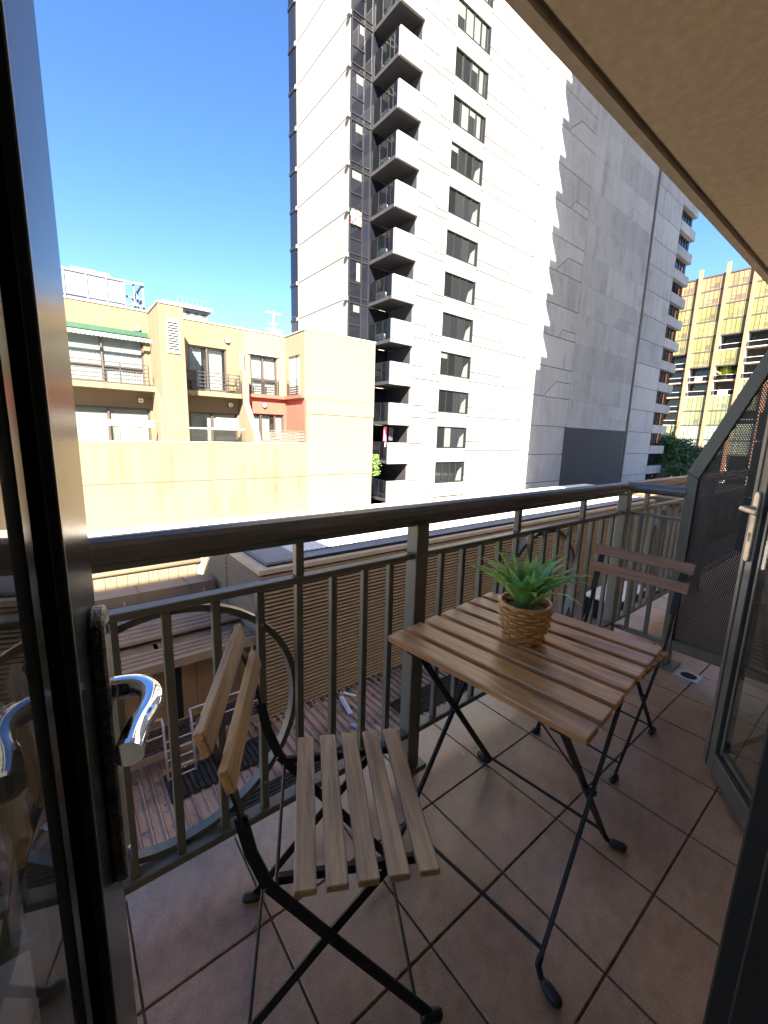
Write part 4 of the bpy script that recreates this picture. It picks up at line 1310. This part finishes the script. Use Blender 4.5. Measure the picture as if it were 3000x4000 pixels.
wall_with_holes(XC1 + .002, 8.08, ZL - .29, ZTOP, [W2_, W2l], YM, .3, m_ylw)
wall_with_holes(8.082, 10.44, zz(.082, YM), ZTOP, [W3_], YM, .3, m_ylw2)
wall_with_holes(8.082, 10.44, ZL - .29, zz(.0815, YM), [W3l], YM, .3, m_red, 'red_wall')
MB(off).box(-14, 14.8, YM + .9, 30, -16, ZTOP - .25).build('core', m_dark, oc)
MB(off).box(-14, 14.8, YM + .31, YM + .89, ZTOP - .5, ZTOP - .26).build('roof_deck', m_cope, oc)
# chimney shaft
MB(off).box(XC0, XC1, YO, YM + .8, ZL + .036, zz(.252, YO)).build('chimney_shaft', m_stain, oc)
MB(off).box(XC0 - .04, XC1 + .04, YO - .04, YM + .8, zz(.252, YO) + .001, zz(.252, YO) + .06).build('coping', m_cope, oc)
vg = MB(off).box(4.13, 4.60, YO - .05, YO - .002, zz(.157, YO), zz(.224, YO)).build('vent_grille', m_cope, oc)
MB(off).box(4.17, 4.56, YO - .056, YO - .051, zz(.160, YO), zz(.221, YO)).build('grille_recess', m_dark, vg)
nb = 12
for q in range(nb):
    z0 = zz(.160, YO) + (zz(.221, YO) - zz(.160, YO)) * (q + .3) / nb
    MB(off).yz([(YO - .080, z0), (YO - .0565, z0 + .022), (YO - .0565, z0 + .040), (YO - .080, z0 + .018)], 4.17, .39).build('grille_blade', m_cope, vg)
MB(off).lathe((4.45, 21.2, zz(.252, YO) + .06), [(.10, 0), (.10, .15), (.20, .16), (.12, .26), (.02, .3)], 12).build('roof_vent', m_iron, oc)
# shaft foot flare on the left, towards the lower balcony
MB(off).prism([(XC0 - .001, YO + .3, ZL + .036), (XC0 - .001, YM - .001, ZL + .036), (XC0 - .001, YM - .001, zz(.1, 21)), (XC0 - .001, YO + .3, zz(.06, 21))], (-.06, 0, 0)).build('shaft_return', m_ylw2, oc)
# right block with grooves
MB(off).box(XR0 - .01, XR1, YO, 29.9, zz(.049, YO) + .035, zz(.256, YO)).build('corner_block', m_ylw2, oc)
MB(off).box(XR0 - .01, XR1 - .04, YO, 29.9, zz(-.111, YO) + .02, zz(.049, YO)).build('corner_block', m_ylw2, oc)
MB(off).box(XR0 - .01, XR1 - .07, YO, 29.9, -16, zz(-.111, YO) - .015).build('corner_block', m_ylw2, oc)
MB(off).box(XR0 + .03, XR1 - .1, YO + .05, 29.8, -15.9, zz(.05, YO) + .1).build('groove_backing', m_ylw, oc)
MB(off).box(XR0 + .0, XR1 + .03, YO - .03, 29.9, zz(.256, YO) + .001, zz(.256, YO) + .055).build('coping', m_cope, oc)
MB(off).box(XR0 + .1, XR1 + .004, YO - .012, YO - .001, zz(.089, YO), zz(.0915, YO)).build('plaster_crack', m_stain, oc)
# groove line across the lower wall
MB(off).box(-14, XR0 - .012, YO - .003, YO - .0005, zz(-.1135, YO), zz(-.1115, YO)).build('expansion_joint', m_brown, oc)
MB(off).box(6.4, 6.43, YO - .003, YO - .0005, zz(-.15, YO), zz(-.114, YO)).build('expansion_joint', m_stain, oc)
MB(off).box(-14, XC0 - .05, YM - .04, YM + .34, ZTOP + .001, ZTOP + .055).build('coping', m_cope, oc)
MB(off).box(XC1 + .05, 10.44, YM - .04, YM + .34, ZTOP + .001, ZTOP + .055).build('coping', m_cope, oc)
MB(off).box(8.10, 8.13, YM - .012, YM - .001, zz(.182, YM), ZTOP).build('expansion_joint', m_brown, oc)
# return wall with its window (faces the left)
xr = 10.44
rw = MB(off)
zt_, zb_ = zz(.187, 21.4), zz(.090, 21.4)
rw.box(xr, xr + .13, YO + .002, YO + .55, zz(.082, 21), ZTOP); rw.box(xr, xr + .13, 21.85, YM + .29, zz(.082, 21), ZTOP)
rw.box(xr, xr + .13, YO + .551, 21.849, zt_, ZTOP); rw.box(xr, xr + .13, YO + .551, 21.849, zz(.082, 21), zb_)
rw.build('return_wall', m_ylw2, oc)
MB(off).box(xr - .04, XR0 + .0, YO - .03, YM - .05, ZTOP + .001, ZTOP + .05).build('coping', m_cope, oc)
MB(off).box(xr, xr + .13, YO + .002, YM + .29, ZL + .036, zz(.0815, 21)).build('red_return', m_red, oc)
MB(off).box(xr + .08, xr + .12, YO + .56, 21.84, zb_, zt_).build('return_window', m_curtain, oc)
MB(off).box(xr + .05, xr + .079, YO + 1.0, YO + 1.06, zb_, zt_).build('window_frame', m_brown, oc)
# red projecting band and balcony slabs
MB(off).box(8.09, xr - .002, YM - .22, YM - .001, zz(.0815, 22), zz(.0815, 22) + .16).build('red_band', m_red, oc)
MB(off).box(xr - .20, xr - .001, YO + .003, YM - .221, zz(.0815, 22), zz(.0815, 22) + .16).build('red_band', m_red, oc)
SF = 21.35
zs0, zs1 = zz(.0755, SF), zz(.0855, SF)
MB(off).box(-14, XC0 - .002, SF, YM - .001, zs0, zs1).build('balcony_slab', m_stain, oc)
MB(off).box(XC1 + .002, 7.66, SF, YM - .001, zs0, zs1).build('balcony_slab', m_stain, oc)
# fin between the middle and the red bay
MB(off).yz([(YM - .001, zz(.179, YM)), (22.0, zz(.179, YM)), (21.96, 4.3), (21.45, zz(.140, 21.5)), (21.45, zz(.066, 21.4)), (20.9, zz(.035, 21)), (20.2, zz(.0, 20.2)), (YO + .01, ZL + .037), (YM - .001, ZL + .037)], 7.78, .29).build('buttress_fin', m_ylw2, oc)
# windows
def win(x0, x1, z0, z1, y, mulls, fills, trans=None, name='window'):
    f = MB(off); t = .07
    f.box(x0, x1, y + .10, y + .20, z0, z0 + t); f.box(x0, x1, y + .10, y + .20, z1 - t, z1)
    xs = [x0] + mulls + [x1 - t]
    for xx in xs: f.box(xx, xx + t, y + .09, y + .20, z0 + t + .001, z1 - t - .001)
    if trans:
        for i in range(len(xs) - 1): f.box(xs[i] + t + .001, xs[i + 1] - .001, y + .11, y + .19, trans, trans + t)
    o = f.build(name, m_brown, oc)
    for i in range(len(xs) - 1):
        a, b = xs[i] + t, xs[i + 1]
        MB(off).box(a, b, y + .150, y + .158, z0 + t, z1 - t).build('pane', m_glass_far, o)
        kind, lo = fills[i]
        if kind == 'blind':
            MB(off).box(a + .01, b - .01, y + .20, y + .21, z0 + (z1 - z0) * lo, z1 - t).build('blind', m_blind, o)
            if lo > .12: pleat(a, b, y + .26, z0, z1, o)
        if kind == 'curtain': pleat(a, b * (1 - lo) + a * lo if lo else b, y + .26, z0, z1, o)
        if kind == 'white': MB(off).box(a + .01, b - .01, y + .20, y + .21, z0 + (z1 - z0) * lo, z1 - t).build('blind', m_curtain, o)
    MB(off).box(x0, x1, y + .55, y + .58, z0, z1).build('dark_room', m_dark, o)
    return o
m_glass_far = glassy('facade glass', (.85, .88, .86), .02, .02, .05, (.1, .1, .1))
def pleat(x0, x1, y, z0, z1, par):
    n = max(6, int((x1 - x0) / .055)); vs_ = []; fs_ = []
    for i in range(n + 1):
        xx = x0 + (x1 - x0) * i / n
        yy = y + (.045 if i % 2 else 0) + random.uniform(-.012, .012)
        vs_ += [(xx, yy, z0 + .02), (xx + random.uniform(-.01, .01), yy, z1 - .05)]
    for i in range(n): fs_.append((2 * i, 2 * i + 2, 2 * i + 3, 2 * i + 1))
    MB(off).add(vs_, fs_).build('curtain', m_curtain, par)
win(*W1_[:2], W1_[2], W1_[3], YM, [.3, 1.98], [('blind', .0), ('blind', .05), ('blind', .36)], zz(.117, YM))
win(W1l[0], W1l[1], W1l[2], W1l[3], YM, [.3, 2.04], [('blind', .3), ('blind', .1), ('blind', .55)])
win(W2_[0], W2_[1], W2_[2], W2_[3], YM, [6.30], [('curtain', .25), ('curtain', .1)])
win(W2l[0], W2l[1], W2l[2], W2l[3], YM, [6.42], [('blind', .1), ('white', .5)])
win(W3_[0], W3_[1], W3_[2], W3_[3], YM, [9.12], [('blind', .35), ('blind', .35)], zz(.122, YM))
win(W3l[0], W3l[1], W3l[2], W3l[3], YM, [8.95, 9.75], [('curtain', 0), ('curtain', .25), ('white', 0.0)])
MB(off).box(8.3, 10.05, YM - .07, YM - .001, W3_[3] + .01, W3_[3] + .05).build('drip_mould', m_cope, oc)
# lattice screen panels at the lower red balcony
la = MB()
for q in range(5):
    x0 = 8.16 + q * .455
    lo = MB(off).box(x0, x0 + .03, YO + .02, YO + .06, ZL + .037, ZL + .62).build('lattice_post', m_lattice, oc)
    for r in range(7):
        wv = .02 * (1 if (q + r) % 2 else -1)
        z0 = ZL + .05 + r * .075
        MB(off).xz([(x0 + .031, z0), (x0 + .24, z0 + wv * .6), (x0 + .454, z0), (x0 + .454, z0 + .055), (x0 + .24, z0 + .055 + wv), (x0 + .031, z0 + .055)], YO + .035, .012).build('lattice_slat', m_lattice, lo)
MB(off).box(8.16, 10.43, YO + .015, YO + .065, ZL + .621, ZL + .65).build('lattice_top_rail', m_lattice, oc)
# iron railings
def iron(x0, x1, y, z0, z1, posts, n=6, ends=0):
    m_ = MB(off)
    for q in range(n):
        zq = z1 - (z1 - z0 - .06) * q / (n - 1)
        m_.tube([(x0, y, zq), (x1, y, zq)], .020, 5)
        if ends: m_.tube([(x1, y, zq), (x1, y + ends, zq)], .012, 5)
    o = m_.build('iron_railing', m_iron, oc)
    for p_ in posts: MB(off).box(p_ - .022, p_ + .022, y - .022, y + .022, z0, z1).build('railing_post', m_iron, o)
iron(-1.5, 3.62, SF + .06, zs1, zz(.1265, SF), [-.3, .72, 2.55, 3.6], 6)
iron(XC1 + .05, 7.62, SF + .06, zs1, zz(.1265, SF), [5.0, 5.95, 7.05, 7.6], 6, .7)
iron(8.46, 9.96, YM - .10, W3_[2], zz(.124, YM), [8.47, 9.16, 9.95], 7)
def iron_y(x, y0, y1, z0, z1, n=7):
    m_ = MB(off)
    for q in range(n):
        zq = z1 - (z1 - z0 - .06) * q / (n - 1); m_.tube([(x, y0, zq), (x, y1, zq)], .020, 5)
    m_.build('iron_railing', m_iron, oc)
iron_y(xr - .10, YO + .5, 21.9, zb_, zz(.128, 21.2))
# clear sheet balustrade on the lower middle balcony
MB(off).box(XC1 + .01, 7.3, YO + .06, YO + .07, ZL + .037, zz(.003, YO)).build('clear_balustrade', m_glass_far, oc)
MB(off).box(XC1 + .01, 7.3, YO + .05, YO + .08, zz(.003, YO), zz(.003, YO) + .06).build('balustrade_top', m_cope, oc)
# awning
aw = MB(off).box(-1.7, 3.76, 21.86, YM - .002, zz(.1775, YM), zz(.1865, YM)).build('awning_box', m_green, oc)
sc_ = MB(off); x = -1.7
while x < 3.72:
    pts_ = [(x, 3.85 + CZ - .0)]
    zt_a = zz(.1773, 21.85); r = .055
    poly = [(x, zt_a), (x, zt_a - .10)] + [(x + .075 - .075 * math.cos(PI * q / 6), zt_a - .10 - .07 * math.sin(PI * q / 6)) for q in range(1, 6)] + [(x + .15, zt_a - .10), (x + .15, zt_a)]
    sc_.xz(poly, 21.74, .008); x += .1505
sc_.build('awning_valance', m_scallop, aw)
# bulkhead lamps
def lamp(x, y, z, label):
    t = thing('bulkhead_lamp', label, 'wall lamp', (x, y, z), group='round wall lamps on the ochre building')
    MB().prism([(.135 * math.cos(2 * PI * q / 20), -.07, .135 * math.sin(2 * PI * q / 20)) for q in range(20)], (0, .068, 0)).build('lamp_ring', m_iron, t)
    MB().prism([(.115 * math.cos(2 * PI * q / 16), -.11, .115 * math.sin(2 * PI * q / 16)) for q in range(16)], (0, .039, 0)).build('lamp_glass', m_lamp, t)
    MB().box(-.12, .12, -.118, -.111, -.008, .008).build('guard_bar', m_iron, t)
    MB().box(-.008, .008, -.118, -.111, -.12, .12).build('guard_bar', m_iron, t)
lamp(.153 * YM, YM, zz(.195, YM), 'round wall lamp above the green awning on the ochre building')
lamp(.329 * YM, YM, zz(.199, YM), 'round wall lamp high on the ochre wall right of the chimney shaft')
lamp(.150 * YM, YM, zz(.056, YM), 'round wall lamp in the shade under the left ochre balcony')
lamp(.331 * YM, YM, zz(.059, YM), 'round wall lamp in the shade under the middle ochre balcony')
lamp(.412 * YM, YM, zz(.064, YM), 'round wall lamp on the brick red wall')
lamp(5.02, YM, zz(.207, YM), 'round wall lamp tucked right beside the chimney shaft')
# laundry on the lower left balcony
cloth('sheet', 'large white sheet hung in the lower left ochre balcony', 'sheet', 1.38, 20.9, ZL + .05, zz(.017, 20.9), .80, m_curtain)
cloth('towel', 'wide white towel hung right of the sheet in the lower left ochre balcony', 'towel', 2.68, 20.9, zz(.003, 20.9), zz(.016, 20.9), 1.75, m_curtain)
tag(MB().tube([(-.5, 20.92, zz(.0165, 20.9)), (3.80, 20.92, zz(.0155, 20.9))], .012, 5).build('clothes_line', m_cope), 'pale clothes line stretched across the lower left ochre balcony', 'clothes line')
cloth('towel', 'white towel hung in the lower middle ochre balcony', 'towel', 6.85, 21.2, zz(.012, 21.2) - .1, zz(.029, 21.2), 1.05, m_curtain)
# barbecue and chair on the middle upper balcony
bq = thing('barbecue', 'covered black barbecue on the upper middle balcony beside the chimney shaft', 'barbecue', (5.25, 21.75, zs1))
MB().yz([(-.25, .45), (.25, .45), (.25, .8), (.1, .95), (-.1, .95), (-.25, .8)], -.38, .75).build('hood', m_iron, bq)
MB().box(.15, .32, -.15, .15, 0, .45).build('stand', m_iron, bq)
bc = thing('balcony_chair', 'black chair at the right end of the upper middle ochre balcony', 'chair', (7.25, 21.75, zs1))
MB().box(-.25, .25, -.22, .22, .38, .43).build('seat', m_iron, bc)
for sx in (-.22, .22):
    for sy in (-.2, .2): MB().tube([(sx * 1.2, sy, 0), (sx, sy, .40)], .014, 6).build('leg', m_iron, bc)
for q in range(4): MB().tube([(.22 + .02 * q, -.2 + .13 * q, .42), (.30, -.2 + .13 * q, .8)], .012, 6).build('back_bar', m_iron, bc)
MB().tube([(-.24, -.2, .42), (-.24, -.2, .62), (.28, -.2, .66)], .014, 6).build('armrest', m_iron, bc)
# antenna mast on the roof
am_ = thing('antenna_mast', 'thin lattice antenna mast with cross arrays on the ochre roof', 'antenna', (10.75, 24.4, ZTOP - .25))
MB().tube([(0, 0, 0), (0, 0, 2.0)], .03, 6).build('mast', m_roofwhite, am_)
MB().tube([(.10, 0, 0), (.04, 0, 1.3)], .015, 5).build('brace', m_roofwhite, am_)
for z, w in ((1.95, .42), (1.05, .45), (.9, .35), (1.35, .2)):
    a_ = MB()
    for q in range(5):
        a_.tube([(-w + q * w / 2, -.25, z), (-w + q * w / 2, .25, z)], .010, 5)
    a_.tube([(-w, 0, z), (w, 0, z)], .014, 5)
    a_.build('aerial', m_roofwhite, am_)

# ================================================================== FAR BUILDINGS
# blue glass block, upper left
YF = 80.0
fb = thing('far_office', 'distant white and blue glass office block behind the ochre roof at left', 'office block', (8, YF, 0))
off = (8, YF, 0)
zf1 = zz(.281, YF)
MB(off).box(-6, 10.9, YF, YF + 20, 0, zf1 - .1).build('core', m_conc_back, fb)
m_blueglass = dark_pane('blue mirror pane', (.01, .07, .28), .08, .6, .15)
m_fwhite = plain('white cladding', (.22, .23, .25), .6, 0, .04)
m_fgrey = plain('blue grey cladding', (.08, .10, .16), .5)
cols_ = [(-6, 3.4, 'b'), (3.4, 6.1, 'g'), (6.1, 8.6, 'w'), (8.6, 10.9, 'w')]
for x0, x1, c in cols_:
    for r in range(4):
        z1_ = zf1 - .4 - r * 3.2; z0_ = z1_ - 3.0
        mat_ = m_blueglass if (c == 'b' and r % 2 == 0 and r) else (m_fgrey if c == 'g' and r == 1 else (m_fgrey if c == 'b' else m_fwhite))
        MB(off).box(x0 + .12, x1 - .12, YF - .12, YF - .001, z0_, z1_).build('cladding_panel', mat_, fb)
    MB(off).box(x1 - .11, x1 + .11, YF - .3, YF - .001, 0, zf1).build('pilaster', m_fgrey, fb)
for q in range(3): MB(off).box(-6, 13.6, YF - .28, YF - .13, zf1 - .4 - q * 3.2, zf1 - .1 - q * 3.2).build('band', m_fgrey, fb)
fm = MB(off)
for yy in (YF, YF + 5, YF + 10):
    fm.box(13.3, 13.6, yy, yy + .3, 8, zf1 + .2)
fm.box(12.1, 12.3, YF, YF + .3, 8, zf1)
for z_ in (zf1 - .2, zf1 - 2.4, zf1 - 5): fm.box(11.0, 13.6, YF + .31, YF + .6, z_, z_ + .3); fm.box(13.3, 13.6, YF + .4, YF + 10, z_ + .001, z_ + .28)
fm.build('open_frame', m_fgrey, fb)
MB(off).box(4.6, 9.6, YF + 4, YF + 10, zf1, zf1 + 1.5).build('roof_plant', m_fwhite, fb)
MB(off).box(8.6, 12.5, YF + 3, YF + 3.2, zf1 + .2, zf1 + .4).build('cleaning_arm', m_fgrey, fb)
fb2 = thing('far_house', 'distant low white building with roof railing right of the chimney shaft', 'building', (19, 70, 0))
off = (19, 70, 0)
MB(off).box(14, 20.2, 70, 80, 0, zz(.250, 70)).build('wall', m_fwhite, fb2)
MB(off).box(14, 20.8, 69.3, 80, zz(.250, 70) + .01, zz(.257, 70)).build('eave', m_fwhite, fb2)
for q in range(3): MB(off).box(17.2 + q * 1.1, 17.8 + q * 1.1, 69.95, 69.999, zz(.238, 70), zz(.245, 70)).build('window', m_pane, fb2)
m_ = MB(off)
for q in range(7): m_.box(16.2 + q * .65, 16.26 + q * .65, 70, 70.06, zz(.257, 70), zz(.257, 70) + 1.0)
m_.box(16.2, 20.15, 70, 70.06, zz(.257, 70) + 1.001, zz(.257, 70) + 1.06)
m_.build('roof_railing', m_fgrey, fb2)

# orange fins building, right
XO = 107.0; FH = .0275 * XO
og = thing('finned_building', 'brown and yellow screened office building with tall orange fins at far right', 'building', (XO, 28, -16))
off = (XO, 28, -16)
def OZ(r): return r * XO + CZ
m_fin = plain('salmon orange fin', (.34, .165, .095), .6, 0, .06, 2)
m_ofr = plain('dark grey mullion', (.07, .07, .08), .5)
m_tanp = dark_pane('tan louvre pane', (.25, .165, .085), .45, .4, .25)
m_yelp = dark_pane('yellow louvre pane', (.235, .205, .075), .45, .4, .35)
m_grnp = dark_pane('green yellow louvre pane', (.22, .25, .12), .45, .4, .3)
m_palp = dark_pane('pale green louvre pane', (.25, .29, .22), .45, .4, .2)
m_oslab = plain('pale slab edge', (.42, .36, .30), .8)
ztop = OZ(.312)
MB(off).box(XO + 3.0, XO + 25, 10, 45, -16, ztop - .3).build('core', m_dark, og)
fins = [.352, .311, .269, .2285, .188, .147]
ys = [f * XO for f in fins]
for i, yv in enumerate(ys):
    MB(off).box(XO - .38, XO + .05, yv - .28, yv + .28, -16, OZ(.322 + .003 * i)).build('orange_fin', m_fin, og)
    MB(off).box(XO + .06, XO + 2.99, yv - .20, yv + .20, -16, ztop - .01).build('party_wall', m_oslab, og)
pattern = {0: 'tttyyyoooo', 1: 'ttyyyyoogg', 2: 'ttyyoyoogg', 3: 'ttyyyooooo', 4: 'ttyyyyoooo'}
pattern[0] = 'ttyyyooooogp'; pattern[1] = 'ttyyyyooggpp'; pattern[2] = 'ttyyoyooggpp'; pattern[3] = 'tyyyoooggopp'; pattern[4] = 'ttyyyyooggpp'
palm = None
for b_ in range(5):
    y0, y1 = ys[b_ + 1] + .285, ys[b_] - .285
    for r in range(12):
        zt2 = ztop - .05 - r * FH; zb2 = zt2 - FH
        c = pattern[b_][r]
        sl = MB(off).box(XO - .05, XO + 2.98, y0, y1, zb2, zb2 + .22).build('floor_slab', m_ofr if c != 'o' else m_oslab, og)
        if c == 'o':
            MB(off).box(XO + 2.2, XO + 2.25, y0 + .01, y1 - .01, zb2 + .23, zt2 - .01).build('balcony_glazing', m_pane, og)
            ra = MB(off).box(XO, XO + .05, y0, y1, zb2 + 1.15, zb2 + 1.22).build('balcony_rail', m_roofwhite, og)
            MB(off).box(XO + .01, XO + .03, y0 + .05, y1 - .05, zb2 + .3, zb2 + 1.12).build('glass_panel', m_balglass, ra)
            MB(off).box(XO + .06, XO + 2.1, y1 - .14, y1 - .02, zb2 + .24, zt2 - .02).build('white_fin', m_cope, og)
        else:
            mt = {'t': m_tanp, 'y': m_yelp, 'g': m_grnp, 'p': m_palp}[c]
            n = 5
            for q in range(n):
                a = y0 + (y1 - y0) * q / n; b = y0 + (y1 - y0) * (q + 1) / n
                MB(off).box(XO, XO + .06, a + .045, b - .045, zb2 + .26, zt2 - .06).build('screen_pane', mt, og)
            fr = MB(off)
            for q in range(n + 1):
                a = y0 + (y1 - y0) * q / n; fr.box(XO - .03, XO + .08, max(y0, a - .044), min(y1, a + .044), zb2 + .221, zt2 - .05)
            if rt.random() < .75:
                for s in range(8): fr.box(XO - .02, XO - .001, y0 + (y1 - y0) * .2, y0 + (y1 - y0) * rt.choice([.4, .6, .8]), zb2 + .5 + s * .12, zb2 + .535 + s * .12)
            fr.build('mullion', m_ofr, og)
MB(off).box(XO - .1, XO + 25, 10, 45, ztop - .28, ztop).build('roof_edge', m_ofr, og)

# ---- trees at the foot of the towers
m_tleaf = plain('tree foliage', (.060, .115, .030), .6, 0, .5, 3)
m_tleaf2 = plain('bright tree foliage', (.10, .17, .04), .6, 0, .4, 3)
m_bark = plain('grey bark', (.12, .10, .08), .9)
def tree(name, label, x, y, z0, h, r, n, seed, cat='tree', mat=None):
    rg = random.Random(seed)
    t = thing(name, label, cat, (x, y, z0))
    tr = MB()
    tr.tube([(0, 0, 0), (.1, .1, h * .3), (-.1, .2, h * .6), (.1, 0, h * .85)], .3, 8, rs=[.34, .26, .16, .07])
    for q in range(7):
        a = rg.uniform(0, 6.28); zz_ = h * rg.uniform(.35, .7)
        tr.tube([(0, .1, zz_), (math.cos(a) * r * .35, math.sin(a) * r * .35, zz_ + h * .1), (math.cos(a) * r * .7, math.sin(a) * r * .7, zz_ + h * .22)], .1, 6, rs=[.12, .08, .03])
    tr.build('trunk', m_bark, t, smooth=True)
    cl_ = []
    for q in range(26):
        a = rg.uniform(0, 6.28); e = rg.uniform(-.5, 1.0); rr_ = r * rg.uniform(.35, 1.0)
        cl_.append((rr_ * math.cos(a) * math.cos(e), rr_ * math.sin(a) * math.cos(e), h * .66 + r * .75 * math.sin(e), rg.uniform(.25, .5) * r))
    vs_ = []; fs_ = []
    for i in range(n):
        c = cl_[rg.randrange(len(cl_))]
        d = Vector((rg.gauss(0, 1), rg.gauss(0, 1), rg.gauss(0, 1))).normalized() * c[3] * rg.uniform(.5, 1.05)
        p = Vector(c[:3]) + d
        a = Vector((rg.gauss(0, 1), rg.gauss(0, 1), rg.gauss(0, .6))).normalized(); b = a.orthogonal().normalized()
        s = rg.uniform(.12, .30)
        k_ = len(vs_)
        vs_ += [p - a * s, p + b * s * .55, p + a * s, p - b * s * .55]; fs_.append((k_, k_ + 1, k_ + 2, k_ + 3))
    MB().add([tuple(v) for v in vs_], fs_).build('crown', mat or m_tleaf, t)
tree('leafy_tree', 'dark leafy tree standing right against the end balconies of the white tower', 83, 26.6, -14, 20.5, 3.6, 9000, 1)
tree('leafy_tree', 'broad dark tree in front of the orange fins, right of the other tree', 84.5, 23.6, -14, 18.0, 3.4, 8000, 2)
tree('leafy_tree', 'lower bushy tree at the foot of the far right tree, above the handrail', 80, 22.6, -14, 14.0, 3.6, 8000, 3)
tree('leafy_tree', 'thin sunlit tree top rising between tower balconies and the finned building', 86, 27.8, -14, 22.5, 1.8, 3200, 4, mat=m_tleaf2)
# planted balcony in the finned building
def bush(name, label, x, y, z, s, n, seed, mat):
    rg = random.Random(seed); t = thing(name, label, 'plant', (x, y, z))
    MB().lathe((0, 0, 0), [(.22 * s, 0), (.3 * s, .4 * s)], 10).build('pot', m_fin, t)
    vs_ = []; fs_ = []
    for i in range(n):
        a = rg.uniform(0, 6.28); el = rg.uniform(.2, 1.5); L = s * rg.uniform(.5, 1.2)
        d = Vector((math.cos(a) * math.cos(el), math.sin(a) * math.cos(el), math.sin(el)))
        p0 = Vector((0, 0, .4 * s)) + d * L * .2; p1 = Vector((0, 0, .4 * s)) + d * L
        w = d.orthogonal().normalized() * .05 * s; k_ = len(vs_)
        vs_ += [p0 - w, p0 + w, p1 + w * .6, p1 - w * .6]; fs_.append((k_, k_ + 1, k_ + 2, k_ + 3))
    MB().add([tuple(v) for v in vs_], fs_).build('foliage', mat, t)
zp = ztop - .05 - 7 * FH + .23
bush('potted_palm', 'large yellow green potted palm on a balcony of the finned building', XO + .9, ys[3] + 2.4, zp, 1.9, 130, 1, plain('palm green', (.30, .34, .04), .6))
bush('potted_shrub', 'dark potted shrub beside the yellow green palm on the finned building', XO + 1.2, ys[3] + 1.3, zp, 1.6, 120, 2, m_tleaf2)
cloth('towel', 'pink towel drying over a balcony rail of the finned building', 'towel', XO - .06, ys[2] + 2.2, ztop - 7 * FH + .2, ztop - 7 * FH + 1.1, 1.3, plain('pink towel', (.62, .30, .24), .9), PI / 2)
cloth('towel', 'pale blue and white washing on a lower balcony rail of the finned building', 'washing', XO - .06, ys[3] + 2.1, ztop - 8 * FH + .2, ztop - 8 * FH + 1.15, 1.6, plain('pale washing', (.55, .62, .66), .9), PI / 2)
# plant hanging on the low tower balcony
hp = MB(); rg = random.Random(8)
for i in range(420):
    p = Vector((rg.gauss(0, .16), rg.gauss(0, .10), rg.uniform(-1.1, .5))); a = Vector((rg.gauss(0, 1), rg.gauss(0, 1), rg.gauss(0, 1))).normalized() * .06; b = a.orthogonal()
    hp.add([p - a, p + b * .7, p + a, p - b * .7], [(0, 1, 2, 3)])
tag(hp.build('trailing_plant', m_tleaf2, loc=(.744 * 25.2 + .35, 25.3, zz(-.075, 25.3))), 'green trailing plant hanging at a low tower balcony beside the ochre corner', 'plant')
